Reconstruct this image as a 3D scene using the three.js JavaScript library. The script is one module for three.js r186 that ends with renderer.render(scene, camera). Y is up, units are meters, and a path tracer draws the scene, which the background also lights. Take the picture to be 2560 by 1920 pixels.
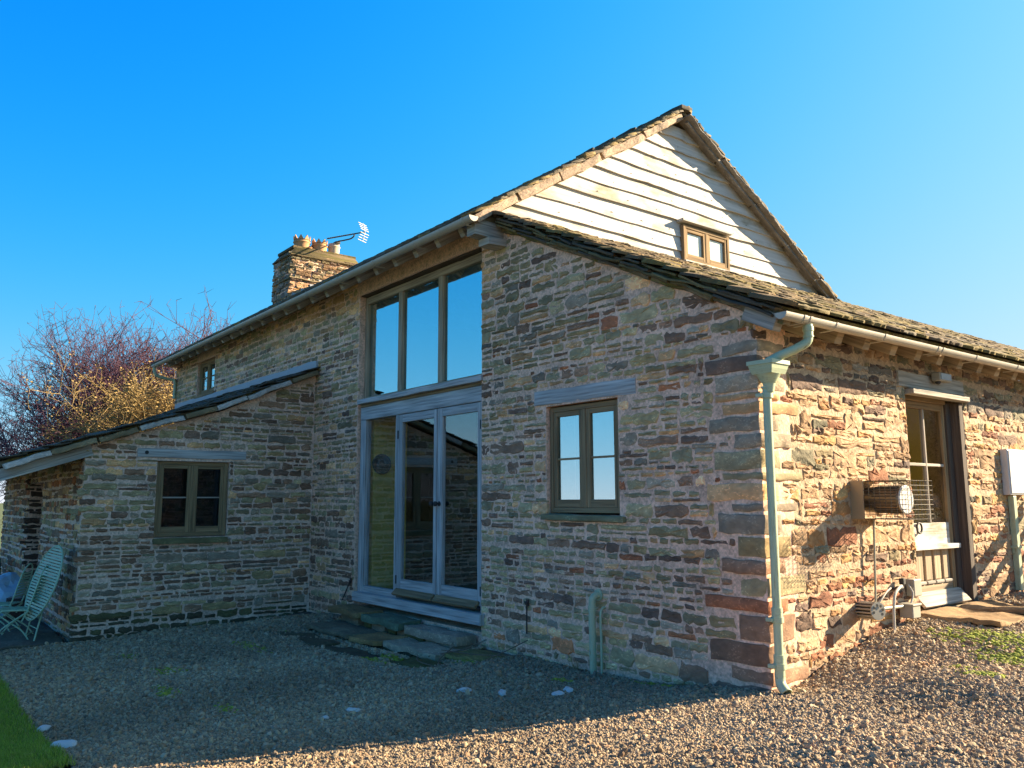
import * as THREE from 'three';
import { mergeGeometries, toCreasedNormals } from 'three/addons/utils/BufferGeometryUtils.js';
import { RoundedBoxGeometry } from 'three/addons/geometries/RoundedBoxGeometry.js';

// ------------------------------------------------------------------ camera, sky, sun, exposure
const W = 1024, H = 768;
const scene = new THREE.Scene();
const camera = new THREE.PerspectiveCamera(49.987, W / H, 0.05, 4000);
const CAM = new THREE.Vector3(4.3108, 1.6, 6.105);
{
  const yaw = -0.907545, pit = 0.140105, rol = -0.003612;
  const f = new THREE.Vector3(Math.sin(yaw) * Math.cos(pit), Math.sin(pit), -Math.cos(yaw) * Math.cos(pit));
  const r = new THREE.Vector3(Math.cos(yaw), 0, Math.sin(yaw)), u = new THREE.Vector3().crossVectors(r, f);
  const up = r.clone().multiplyScalar(-Math.sin(rol)).addScaledVector(u, Math.cos(rol));
  camera.position.copy(CAM); camera.up.copy(up); camera.lookAt(CAM.clone().add(f)); camera.updateMatrixWorld(true); camera.updateProjectionMatrix();
}
const EXP = 4;
const SUN = new THREE.Vector3(0.45, 0.48, -1).normalize();
{
  const w = 1024, h = 512, d = new Float32Array(w * h * 4), v = new THREE.Vector3();
  const sm = (a, b, x) => { const t = Math.min(1, Math.max(0, (x - a) / (b - a))); return t * t * (3 - 2 * t); };
  for (let j = 0; j < h; j++) for (let i = 0; i < w; i++) {
    const lat = ((j + 0.5) / h - 0.5) * Math.PI, lon = ((i + 0.5) / w - 0.5) * 2 * Math.PI;
    v.set(Math.cos(lat) * Math.cos(lon), Math.sin(lat), Math.cos(lat) * Math.sin(lon));
    const g = Math.acos(Math.max(-1, Math.min(1, v.dot(SUN)))) * 180 / Math.PI, el = Math.max(0, lat * 180 / Math.PI);
    const e = el * (0.36 + 0.64 * sm(38, 106, g) - 0.06 * sm(112, 158, g));
    const k = Math.exp(-e / 5.2), k2 = Math.exp(-e / 23), hi = sm(34, 62, el);
    const dz = 1 - 0.8 * hi; let r = (0.95 * k + 0.001) * dz + 0.085 * hi, gg = (0.1 * k + 0.80 * k2 + 0.065) * dz + 0.10 * hi, b = (1.02 + 0.03 * k) * dz;
    const a = Math.exp(-((g / 26) ** 2)) * 0.9; r += a; gg += a * 0.95; b += a * 0.85;
    const q = 1 / EXP; d.set([r * q, gg * q, b * q, 1], (j * w + i) * 4);
  }
  const t = new THREE.DataTexture(d, w, h, THREE.RGBAFormat, THREE.FloatType);
  t.mapping = THREE.EquirectangularReflectionMapping; t.magFilter = t.minFilter = THREE.LinearFilter; t.needsUpdate = true;
  scene.background = t; scene.environment = t;
}
const sun = new THREE.DirectionalLight(new THREE.Color(1, 0.81, 0.55), 5);
sun.position.copy(SUN).multiplyScalar(40); sun.castShadow = true;
Object.assign(sun.shadow.camera, { left: -30, right: 30, top: 30, bottom: -30, far: 120 }); sun.shadow.mapSize.set(4096, 4096);
scene.add(sun, sun.target);
const renderer = new THREE.WebGLRenderer({ antialias: true });
renderer.setSize(W, H); renderer.shadowMap.enabled = true;
renderer.toneMapping = THREE.LinearToneMapping; renderer.toneMappingExposure = EXP;

// ------------------------------------------------------------------ helpers
function rng(s) { return () => { s |= 0; s = s + 0x6D2B79F5 | 0; let t = Math.imul(s ^ s >>> 15, 1 | s); t = t + Math.imul(t ^ t >>> 7, 61 | t) ^ t; return ((t ^ t >>> 14) >>> 0) / 4294967296; }; }
const clamp = (x, a, b) => Math.min(b, Math.max(a, x)), lerp = (a, b, t) => a + (b - a) * t;
const V = (x, y, z) => new THREE.Vector3(x, y, z);
function lat2(seed) { const R = rng(seed), n = 256 * 256, a = new Float32Array(n); for (let i = 0; i < n; i++) a[i] = R(); return a; }
const LAT = lat2(77);
function vn(x, y, px, py, o) { // tileable value noise
  const xi = Math.floor(x), yi = Math.floor(y), fx = x - xi, fy = y - yi, sx = fx * fx * (3 - 2 * fx), sy = fy * fy * (3 - 2 * fy);
  const q = (i, j) => LAT[((((i % px) + px) % px) * 131 + (((j % py) + py) % py) * 57 * 7 + o * 1031) & 65535];
  return lerp(lerp(q(xi, yi), q(xi + 1, yi), sx), lerp(q(xi, yi + 1), q(xi + 1, yi + 1), sx), sy);
}
function fbm(size, fx, fy, oct, seed, gain = 0.55) {
  const a = new Float32Array(size * size); let tot = 0;
  for (let o = 0, amp = 1; o < oct; o++, amp *= gain) {
    const px = fx << o, py = fy << o; tot += amp;
    for (let j = 0; j < size; j++) for (let i = 0; i < size; i++) a[j * size + i] += amp * vn(i / size * px, j / size * py, px, py, seed + o);
  }
  for (let i = 0; i < a.length; i++) a[i] /= tot; return a;
}
function tex(size, fn, srgb = false, rep = 1) {
  const d = new Uint8Array(size * size * 4);
  for (let i = 0; i < size * size; i++) { const c = fn(i); d[i * 4] = clamp(c[0], 0, 1) * 255; d[i * 4 + 1] = clamp(c[1], 0, 1) * 255; d[i * 4 + 2] = clamp(c[2], 0, 1) * 255; d[i * 4 + 3] = 255; }
  const t = new THREE.DataTexture(d, size, size); t.wrapS = t.wrapT = THREE.RepeatWrapping; t.magFilter = THREE.LinearFilter; t.minFilter = THREE.LinearMipmapLinearFilter; t.generateMipmaps = true;
  if (srgb) t.colorSpace = THREE.SRGBColorSpace; t.repeat.set(rep, rep); t.needsUpdate = true; return t;
}
const gray = (a, f) => (i) => { const v = f ? f(a[i], i) : a[i]; return [v, v, v]; };
// noise fields
const nA = fbm(512, 4, 4, 7, 3), nB = fbm(512, 16, 16, 5, 21), nC = fbm(512, 48, 48, 3, 41), nW = fbm(512, 3, 48, 4, 61), nW2 = fbm(512, 2, 12, 4, 71);
const T = {
  stoneMap: tex(512, (i) => { const l = nC[i] > 0.66 && nA[i] > 0.5 ? 0.35 : 0, v = 0.42 + 0.62 * (nA[i] - 0.2) * 0.9 + 0.4 * (nB[i] - 0.5) + l; return [v + 0.05 * (nA[(i * 3) & 262143] - 0.5), v, v - 0.05 * (nA[(i * 3) & 262143] - 0.5)]; }),
  stoneBump: tex(512, gray(nA, (v, i) => 0.5 * v + 0.35 * nB[i] + 0.15 * nC[i])),
  mortarMap: tex(512, (i) => { const v = 0.55 + 0.5 * (nA[i] - 0.5) + 0.55 * (nC[i] - 0.5); return [v, v * 0.99, v * 0.97]; }),
  mortarBump: tex(512, gray(nB, (v, i) => 0.4 * nA[i] + 0.35 * v + 0.25 * nC[i])),
  woodMap: tex(512, (i) => { const v = 0.62 + 0.75 * (nW[i] - 0.5) + 0.45 * (nW2[i] - 0.5); return [v, v, v]; }),
  woodBump: tex(512, gray(nW)),
  boardMap: tex(512, (i) => { const y = clamp(nA[i] - 0.53, 0, 1) * 2.6, v = 0.84 + 0.4 * (nW[i] - 0.5) + 0.3 * (nW2[i] - 0.5) - y * 0.6; return [v, v - y * 0.08, v - y * 0.28]; }),
  gravelMap: tex(512, (i) => { const v = 0.5 + 0.9 * (nC[i] - 0.5) + 0.5 * (nA[i] - 0.5); return [v, v * 0.97, v * 0.93]; }),
  gravelBump: tex(512, gray(nC, (v, i) => 0.8 * v + 0.2 * nB[i])),
  mossMap: tex(512, (i) => { const m = clamp((nA[i] - 0.47) * 6, 0, 1), v = 0.5 + 0.6 * (nB[i] - 0.5) + 0.4 * (nC[i] - 0.5); return [lerp(0.30, 0.21, m) * v * 1.5, lerp(0.24, 0.19, m) * v * 1.5, lerp(0.16, 0.05, m) * v * 1.5]; }),
  paintMap: tex(512, gray(nA, (v, i) => 0.86 + 0.25 * (v - 0.5) + 0.12 * (nC[i] - 0.5))),
  rustMap: tex(512, (i) => { const q = clamp((nB[i] - 0.6) * 5, 0, 1) * clamp((nA[i] - 0.42) * 4, 0, 1), v = 0.88 + 0.3 * (nA[i] - 0.5) + 0.15 * (nC[i] - 0.5); return [lerp(v, 0.42, q), lerp(v, 0.24, q), lerp(v, 0.12, q)]; }),
  grassMap: tex(512, (i) => { const v = 0.55 + 0.8 * (nC[i] - 0.5) + 0.6 * (nA[i] - 0.5); return [v, v, v * 0.8]; }),
};
const col = (r, g, b) => new THREE.Color().setRGB(r, g, b);
const std = (c, o = {}) => new THREE.MeshStandardMaterial({ color: c, roughness: 0.9, ...o });
const M = {
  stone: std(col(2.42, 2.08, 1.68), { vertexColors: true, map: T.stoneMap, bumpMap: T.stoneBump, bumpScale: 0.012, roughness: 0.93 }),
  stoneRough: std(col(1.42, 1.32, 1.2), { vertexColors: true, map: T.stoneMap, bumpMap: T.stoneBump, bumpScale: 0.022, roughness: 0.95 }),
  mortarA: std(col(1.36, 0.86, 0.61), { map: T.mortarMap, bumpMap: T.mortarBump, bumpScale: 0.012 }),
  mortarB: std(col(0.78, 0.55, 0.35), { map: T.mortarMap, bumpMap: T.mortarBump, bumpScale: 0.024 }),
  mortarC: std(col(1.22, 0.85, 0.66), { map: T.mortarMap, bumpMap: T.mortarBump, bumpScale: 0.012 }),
  oakGrey: std(col(0.66, 0.64, 0.60), { map: T.woodMap, bumpMap: T.woodBump, bumpScale: 0.004 }),
  oakPale: std(col(0.56, 0.50, 0.42), { map: T.woodMap, bumpMap: T.woodBump, bumpScale: 0.003 }),
  oakWeather: std(col(0.56, 0.42, 0.27), { map: T.woodMap, bumpMap: T.woodBump, bumpScale: 0.003 }),
  oakBrown: std(col(0.42, 0.27, 0.13), { map: T.woodMap, bumpMap: T.woodBump, bumpScale: 0.003 }),
  oakDull: std(col(0.42, 0.28, 0.14), { map: T.woodMap, bumpMap: T.woodBump, bumpScale: 0.003 }),
  oakSoffit: std(col(0.13, 0.085, 0.05), { map: T.woodMap, bumpMap: T.woodBump, bumpScale: 0.004 }),
  oakDark: std(col(0.12, 0.09, 0.07), { map: T.woodMap, bumpMap: T.woodBump, bumpScale: 0.004 }),
  board: std(col(0.60, 0.57, 0.53), { map: T.boardMap, bumpMap: T.woodBump, bumpScale: 0.003, roughness: 0.8 }),
  slate: std(col(0.95, 0.92, 0.88), { vertexColors: true, map: T.stoneMap, bumpMap: T.stoneBump, bumpScale: 0.01 }),
  roofBed: std(col(0.8, 0.8, 0.8), { map: T.mossMap, bumpMap: T.stoneBump, bumpScale: 0.02 }),
  verge: std(col(0.62, 0.45, 0.32), { map: T.mortarMap, bumpMap: T.mortarBump, bumpScale: 0.02 }),
  vergeDark: std(col(0.42, 0.32, 0.18), { map: T.stoneMap, bumpMap: T.stoneBump, bumpScale: 0.02 }),
  vergeGrey: std(col(0.34, 0.30, 0.26), { map: T.stoneMap, bumpMap: T.stoneBump, bumpScale: 0.02 }),
  mossStone: std(col(0.95, 0.9, 0.8), { map: T.mossMap, bumpMap: T.mortarBump, bumpScale: 0.03 }),
  lime: std(col(0.86, 0.80, 0.74), { map: T.mortarMap, bumpMap: T.mortarBump, bumpScale: 0.012 }),
  lead: std(col(0.42, 0.44, 0.47), { map: T.paintMap, roughness: 0.6, metalness: 0.1 }),
  gutter: std(col(0.52, 0.47, 0.38), { map: T.paintMap, roughness: 0.45 }),
  green: std(col(0.48, 0.55, 0.36), { map: T.rustMap, roughness: 0.42 }),
  greenChair: std(col(0.38, 0.54, 0.36), { map: T.paintMap, roughness: 0.5 }),
  iron: std(col(0.03, 0.028, 0.026), { roughness: 0.7 }),
  rust: std(col(0.10, 0.06, 0.045), { roughness: 0.9, map: T.stoneMap }),
  steel: std(col(0.55, 0.54, 0.52), { roughness: 0.35, metalness: 0.9 }),
  wire: std(col(0.10, 0.085, 0.065), { roughness: 0.6, metalness: 0.3 }),
  white: std(col(0.66, 0.65, 0.62), { roughness: 0.5, map: T.paintMap }),
  cream: std(col(0.38, 0.35, 0.28), { roughness: 0.6, map: T.paintMap }),
  terracotta: std(col(0.52, 0.29, 0.14), { map: T.paintMap, bumpMap: T.mortarBump, bumpScale: 0.004 }),
  paleClay: std(col(0.5, 0.4, 0.3), { map: T.paintMap }),
  yellowWall: std(col(0.85, 0.62, 0.13), { map: T.paintMap }),
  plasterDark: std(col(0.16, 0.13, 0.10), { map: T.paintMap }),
  glass: new THREE.MeshStandardMaterial({ color: col(0.58, 0.80, 0.87), metalness: 1, roughness: 0.01, transparent: true, opacity: 0.68 }),
  glassDoor: new THREE.MeshStandardMaterial({ color: col(0.82, 0.9, 0.92), metalness: 1, roughness: 0.01, transparent: true, opacity: 0.16 }),
  glassDull: new THREE.MeshPhysicalMaterial({ color: col(0.5, 0.5, 0.5), roughness: 0.02, transmission: 1, thickness: 0, ior: 1.5 }),
  glassClear: new THREE.MeshPhysicalMaterial({ color: col(0.9, 0.92, 0.9), roughness: 0.02, transmission: 1, thickness: 0, ior: 1.5, bumpMap: T.stoneBump, bumpScale: 0.004 }),
};
const names = {};
function numbered(n) { const k = names[n] = (names[n] ?? -1) + 1; return k ? `${n}_${String(k).padStart(3, '0')}` : n; }
function group(name, parent) { const g = new THREE.Group(); g.name = numbered(name); parent.add(g); return g; }
function mesh(name, geo, mat, parent) {
  const g = Array.isArray(geo) ? merge(geo) : geo, m = new THREE.Mesh(g, mat); m.name = numbered(name); m.castShadow = m.receiveShadow = true; parent.add(m); return m;
}
function tag(o, label, category, grp) { o.userData.label = label; o.userData.category = category; if (grp) o.userData.group = grp; return o; }
const struct = (o) => { o.userData.kind = 'structure'; return o; };
const stuff = (o) => { o.userData.kind = 'stuff'; return o; };
function merge(list) {
  const anyC = list.some((g) => g.attributes.color);
  return mergeGeometries(list.map((g) => { const q = g.index ? g.toNonIndexed() : g; for (const k of Object.keys(q.attributes)) if (!['position', 'normal', 'uv'].includes(k) && !(anyC && k === 'color')) q.deleteAttribute(k); q.morphAttributes = {}; return q; }));
}
function boxUV(g, off = 0) { // metres; u runs along the longest side
  g.computeBoundingBox(); const b = g.boundingBox, s = [b.max.x - b.min.x, b.max.y - b.min.y, b.max.z - b.min.z], L = s.indexOf(Math.max(...s));
  const p = g.attributes.position, n = g.attributes.normal, uv = new Float32Array(p.count * 2);
  for (let i = 0; i < p.count; i++) {
    const c = [p.getX(i), p.getY(i), p.getZ(i)], m = [Math.abs(n.getX(i)), Math.abs(n.getY(i)), Math.abs(n.getZ(i))], d = m.indexOf(Math.max(...m));
    const rest = [0, 1, 2].filter((k) => k !== d); let a = rest[0], e = rest[1]; if (e === L) [a, e] = [e, a];
    uv[i * 2] = c[a] * 0.7 + off * 0.37; uv[i * 2 + 1] = c[e] * 1.4 + off * 0.61;
  }
  g.setAttribute('uv', new THREE.BufferAttribute(uv, 2)); return g;
}
let boxN = 0;
function bx(x0, x1, y0, y1, z0, z1, bev = 0.006) {
  const w = Math.abs(x1 - x0), h = Math.abs(y1 - y0), d = Math.abs(z1 - z0), r = Math.min(bev, w * 0.4, h * 0.4, d * 0.4);
  const g = new RoundedBoxGeometry(w, h, d, 1, r); boxUV(g, ++boxN); g.translate((x0 + x1) / 2, (y0 + y1) / 2, (z0 + z1) / 2); return g;
}
// beam between two points with a rectangular section (w across, h in the plane of 'up')
function beam(a, b, w, h, up = V(0, 1, 0), bev = 0.005) {
  const d = b.clone().sub(a), L = d.length(), g = bx(-w / 2, w / 2, -h / 2, h / 2, -L / 2, L / 2, bev), m = new THREE.Matrix4();
  const z = d.normalize(), x = new THREE.Vector3().crossVectors(up, z).normalize(), y = new THREE.Vector3().crossVectors(z, x);
  m.makeBasis(x, y, z).setPosition(a.clone().add(b).multiplyScalar(0.5)); return g.applyMatrix4(m);
}
function tube(pts, r, rad = 10, seg) { return new THREE.TubeGeometry(new THREE.CatmullRomCurve3(pts, false, 'centripetal'), seg ?? Math.max(2, pts.length * 6), r, rad, false); }
function rod(a, b, r, n = 10, r2 = r) {
  const d = b.clone().sub(a), L = d.length(), g = new THREE.CylinderGeometry(r2, r, L, n, 1), q = new THREE.Quaternion().setFromUnitVectors(V(0, 1, 0), d.normalize());
  return g.applyQuaternion(q).translate(...a.clone().add(b).multiplyScalar(0.5).toArray());
}
// wall frames: u along the wall, v up, n outward
function panel(O, U, N) { const m = new THREE.Matrix4().makeBasis(U, V(0, 1, 0), N).setPosition(O); return { m, O, U, N }; }
const PA = panel(V(0, 0, 0), V(1, 0, 0), V(0, 0, 1));       // front wall, u = x
const PB = panel(V(0, 0, 0), V(0, 0, -1), V(1, 0, 0));      // side wall, u = -z
const PG = panel(V(-3.8, 0, 0), V(0, 0, -1), V(1, 0, 0));   // boarded gable
const PO = panel(V(-9.1, 0, 0), V(0, 0, -1), V(1, 0, 0));   // outhouse side wall, u = -z (negative)
const PF = panel(V(0, 0, 3.58), V(1, 0, 0), V(0, 0, 1));    // outhouse front wall, u = x
const pb = (P, u0, u1, v0, v1, n0, n1, bev) => bx(u0, u1, v0, v1, n0, n1, bev).applyMatrix4(P.m);

// ------------------------------------------------------------------ ground height
const GP = [[0.05, 0.05, 0.0], [-0.3, 0.05, -0.03], [-0.5, 0, -0.06], [-1, 0, -0.14], [-1.5, 0, -0.167], [-2.3, 0, -0.18], [-3.3, 0, -0.17], [-3.8, 0, -0.15], [-0.11, 0.24, 0.01], [-0.41, 0.92, -0.05], [-0.65, 1.44, -0.11], [-0.92, 2.03, -0.15], [-1.29, 2.86, -0.19], [-1.92, 4.26, -0.23],
  [-4.1, 0.8, -0.29], [-5.5, 1.2, -0.29], [-7, 1, -0.27], [-7.8, 0.1, -0.2], [-9, 0, -0.25], [-9, 1.8, -0.33], [-9, 3.6, -0.4], [-9, 4.6, -0.42], [0.05, -1.06, 0.178], [0.05, -1.79, 0.345], [0.05, -2.43, 0.40], [0, -4.5, 0.46], [0, -8, 0.5], [0.6, -3.2, 0.42], [1.2, -2.4, 0.37], [1.4, -0.7, 0.27],
  [4.3, 6.1, -0.08], [2, 3, 0.08], [1.6, 1, 0.18], [0.8, 0.4, 0.13], [2.5, -4, 0.42], [6, -6, 0.5], [-4, 4.8, -0.33], [-2.7, 3, -0.26], [-2.2, 1.4, -0.22], [-8, 8, -0.45], [-15, 6, -0.42], [-30, 6, -0.45], [-30, -15, -0.3], [8, 8, -0.1], [0, 9, -0.3], [-5, 11, -0.42], [10, -18, 0.5]];
function gh(x, z) {
  let s = 0, w = 0; for (const [a, b, h] of GP) { const d = (x - a) ** 2 + (z - b) ** 2 + 0.02, k = 1 / Math.pow(d + 0.12, 1.6); s += k * h; w += k; } return s / w;
}

// ------------------------------------------------------------------ stones
const PAL = {
  green: [[0.235, 0.225, 0.155], [0.275, 0.26, 0.185], [0.20, 0.20, 0.15], [0.26, 0.225, 0.14]],
  buff: [[0.42, 0.295, 0.185], [0.36, 0.25, 0.155], [0.48, 0.35, 0.235]],
  purple: [[0.155, 0.11, 0.09], [0.18, 0.125, 0.10], [0.14, 0.105, 0.095], [0.21, 0.15, 0.12]],
  red: [[0.32, 0.15, 0.085], [0.26, 0.12, 0.075]],
  grey: [[0.22, 0.205, 0.185], [0.27, 0.255, 0.23], [0.17, 0.165, 0.155]],
  orange: [[0.48, 0.28, 0.13], [0.5, 0.33, 0.15]],
};
function pick(R, mix) { let t = R() * mix.reduce((s, m) => s + m[1], 0); for (const [k, w] of mix) { t -= w; if (t <= 0) { const a = PAL[k], c = a[Math.floor(R() * a.length)], v = 0.8 + 0.42 * R(); return [c[0] * v * 1.05, c[1] * v * 0.98, c[2] * v * 0.9]; } } return PAL.grey[0]; }
// an irregular stone in a wall frame
function stoneGeo(R, x0, x1, y0, y1, front, o) {
  const w = x1 - x0, h = y1 - y0, k = clamp(Math.round(w / 0.055), 2, 7), j = Math.min(0.012, h * 0.13) * (o.ragged ?? 1), P = [];
  const cn = o.corner ?? [0.08, 0.3], c = [0, 0, 0, 0].map(() => Math.min(h * (cn[0] + cn[1] * R()), w * 0.3)), n = () => (R() - 0.5) * 2 * j;
  const tl = (R() - 0.5) * h * (o.tilt ?? 0.25);   // wedge-shaped tops and beds
  for (let i = 0; i <= k; i++) P.push([lerp(x0 + c[0], x1 - c[1], i / k), y0 + n() - tl * (i / k - 0.5) * 0.4]);
  P.push([x1 + n(), y0 + c[1] * (0.7 + 0.5 * R())]); if (h > 0.1) P.push([x1 + n(), (y0 + y1) / 2]); P.push([x1 + n(), y1 - c[2] * (0.7 + 0.5 * R())]);
  for (let i = 0; i <= k; i++) P.push([lerp(x1 - c[2], x0 + c[3], i / k), y1 + n() + tl * ((1 - i / k) - 0.5) * 0.6]);
  P.push([x0 + n(), y1 - c[3] * (0.7 + 0.5 * R())]); if (h > 0.1) P.push([x0 + n(), (y0 + y1) / 2]); P.push([x0 + n(), y0 + c[0] * (0.7 + 0.5 * R())]);
  if (o.top) for (const p of P) p[1] = Math.min(p[1], o.top(p[0]) - 0.012);
  const N = P.length, cx = (x0 + x1) / 2, cy = (y0 + Math.min(y1, o.top ? o.top(cx) : y1)) / 2, ch = Math.min(o.chamfer ?? 0.009, h * 0.2), rough = o.rough ?? 0.006, back = o.back ?? -0.03;
  const pos = [], rings = [[1, 1, () => back], [1, 1, () => front - ch * (0.9 + 0.6 * R())], [(w - 2.4 * ch) / w, (h - 2.4 * ch) / h, () => front + (R() - 0.5) * rough], [0.55, 0.5, () => front + (R() - 0.4) * rough * 1.6]];
  const tx = (R() - 0.5) * rough * 2 / w, ty = (R() - 0.5) * rough * 1.6 / h;
  rings.forEach(([sx, sy, z], r) => { for (const p of P) { const X = cx + (p[0] - cx) * sx, Y = cy + (p[1] - cy) * sy; pos.push(X, Y, z() + (r > 0 ? tx * (X - cx) + ty * (Y - cy) : 0)); } });
  pos.push(cx, cy, front + (R() - 0.4) * rough * 1.5);
  const idx = []; for (let r = 0; r < 3; r++) for (let i = 0; i < N; i++) { const a = r * N + i, b = r * N + (i + 1) % N; idx.push(a, b, b + N, a, b + N, a + N); }
  for (let i = 0; i < N; i++) idx.push(3 * N + i, 3 * N + (i + 1) % N, 4 * N);
  const g = new THREE.BufferGeometry(), ou = R() * 7, ov = R() * 7, uv = [], cc = [], rgb = o.color, s = o.uv ?? 1.6;
  for (let i = 0; i < pos.length; i += 3) { uv.push((pos[i] + pos[i + 2]) * s * 0.7 + ou, (pos[i + 1] + pos[i + 2]) * s + ov); const q = 0.93 + 0.14 * R(); cc.push(rgb[0] * q, rgb[1] * q, rgb[2] * q); }
  g.setAttribute('position', new THREE.Float32BufferAttribute(pos, 3)); g.setAttribute('uv', new THREE.Float32BufferAttribute(uv, 2)); g.setAttribute('color', new THREE.Float32BufferAttribute(cc, 3));
  g.setIndex(idx); return o.raw ? g : toCreasedNormals(g, o.crease ?? 0.55);
}
function seen(P, u, v, w, h) { // how large it shows
  const c = V(u, v, 0).applyMatrix4(P.m), d = CAM.clone().sub(c), L = d.length(), cs = d.normalize().dot(P.N), s = c.project(camera);
  return cs <= 0 || Math.abs(s.x) > 1.02 || Math.abs(s.y) > 1.02 ? 0 : w * h * cs / (L * L);
}
// lay rubble in courses over a wall frame; returns [{geo, size}]
function lay(P, o) {
  const R = rng(o.seed), out = [];
  const put = (a, b, c, d) => {
    if (b - a < 0.035 || d - c < 0.022) return;
    if (o.keep && !o.keep((a + b) / 2, (c + d) / 2)) return;
    if (o.top) { const t = Math.min(o.top(a), o.top(b)); if (t - c < 0.035) return; }
    const front = o.front[0] + R() * o.front[1];
    const geo = stoneGeo(R, a, b, c, d, front, { ...o.stone, top: o.top, color: o.tint ? o.tint(R, (a + b) / 2, (c + d) / 2) : pick(R, o.mix) });
    out.push({ geo: geo.applyMatrix4(P.m), size: seen(P, (a + b) / 2, (c + d) / 2, b - a, d - c), rough: o.matRough });
  };
  let v = o.v0;
  while (v < o.v1) {
    const ch = o.h[0] + (o.h[1] - o.h[0]) * Math.pow(R(), 1.5), ph = R() * 9, am = o.wave ?? 0.018;
    let u = o.u0 - R() * 0.12;
    while (u < o.u1) {
      const big = R() < (o.big ?? 0.05), w = clamp(ch * (1.3 + 3.6 * R() * R() + 0.8 * R()), 0.08, 0.55) * (big ? 1.25 : 1), j = o.joint * (0.6 + 0.8 * R()), wv = Math.sin(u * 1.1 + ph) * am + (o.lean ? o.lean(u) : 0);
      let a = u + j / 2, b = Math.min(u + w, o.u1 + (o.over ?? 0)) - j / 2, spans = [[a, b]];
      const parts = ch > o.split && R() < 0.55 ? (() => { const t = 0.35 + 0.3 * R(); return [[0, t], [t, 1]]; })() : [[0, 1]];
      for (const [p0, p1] of parts) {
        const jj = o.joint * (0.55 + 0.7 * R());
        let c = v + wv + ch * p0 + jj / 2, d = v + wv + ch * p1 - jj / 2 + (R() - 0.5) * 0.012, sp = [[a, b]];
        for (const [x0, x1, y0, y1] of o.holes ?? []) {
          const ov = Math.min(d, y1) - Math.max(c, y0); if (ov <= 0) continue;
          if (ov < 0.45 * (d - c) && a > x0 - 0.02 && b < x1 + 0.02) { if (c < y0) d = y0 - 0.004; else c = y1 + 0.004; continue; }
          sp = sp.flatMap(([s, e]) => [[s, Math.min(e, x0 - (o.gap ?? 0.004))], [Math.max(s, x1 + (o.gap ?? 0.004)), e]].filter(([s2, e2]) => e2 - s2 > 0.03));
        }
        if (parts.length > 1 && R() < 0.5) { for (const [s, e] of sp) { const m = lerp(s, e, 0.35 + 0.3 * R()); if (e - s > 0.22) { put(s, m - j / 2, c, d); put(m + j / 2, e, c, d); } else put(s, e, c, d); } } else for (const [s, e] of sp) put(s, e, c, d);
      }
      u += w;
    }
    v += ch;
  }
  return out;
}
function mortar(outline, holes, depth, P) {
  const s = new THREE.Shape(outline.map(([a, b]) => new THREE.Vector2(a, b)));
  for (const [x0, x1, y0, y1] of holes) s.holes.push(new THREE.Path([V(x0, y0, 0), V(x0, y1, 0), V(x1, y1, 0), V(x1, y0, 0)].map((p) => new THREE.Vector2(p.x, p.y))));
  const g = new THREE.ExtrudeGeometry(s, { depth, bevelEnabled: false }); g.translate(0, 0, -depth); return g.applyMatrix4(P.m);
}

// a box with worn, uneven faces and rounded edges
function roughBox(x0, x1, y0, y1, z0, z1, amp, seed, cell = 0.09) {
  const w = x1 - x0, h = y1 - y0, d = z1 - z0, s = (L) => clamp(Math.round(L / cell), 2, 26);
  const g = new THREE.BoxGeometry(w, h, d, s(w), s(h), s(d)), p = g.attributes.position, e = 1e-4, rd = Math.min(0.012, amp * 0.7, h * 0.2);
  for (let k = 0; k < p.count; k++) {
    const x = p.getX(k), y = p.getY(k), z = p.getZ(k), X = x + 40 + seed * 3.7, Y = y + 40 + seed * 5.1, Z = z + 40 + seed * 1.9, f = 3.2, q = 14;
    const m = (w - 2 * Math.abs(x) < e) + (h - 2 * Math.abs(y) < e) + (d - 2 * Math.abs(z) < e) > 1 ? rd : 0;
    const N = (a, b, o) => (vn(a * f, b * f, 256, 256, o) - 0.5) * 1.5 * amp + (vn(a * q, b * q, 256, 256, o + 9) - 0.5) * 0.6 * amp;
    p.setXYZ(k, x + N(Y, Z, 1) - Math.sign(x) * m, y + N(X, Z, 2) - Math.sign(y) * m, z + N(X, Y, 3) - Math.sign(z) * m);
  }
  g.computeVertexNormals(); boxUV(g, seed); g.translate((x0 + x1) / 2, (y0 + y1) / 2, (z0 + z1) / 2); return g;
}
const warp = (g, amp, seed) => { g.computeBoundingBox(); const { min: a, max: b } = g.boundingBox; return roughBox(a.x, b.x, a.y, b.y, a.z, b.z, amp, seed); };
function paint(g, c) { const n = g.attributes.position.count, a = new Float32Array(n * 3); for (let k = 0; k < n; k++) a.set(c, k * 3); g.setAttribute('color', new THREE.BufferAttribute(a, 3)); return g; }
const slab = (x0, x1, y0, y1, z0, z1, c, seed, amp = 0.016) => paint(roughBox(x0, x1, y0, y1, z0, z1, amp, seed), c);

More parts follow.
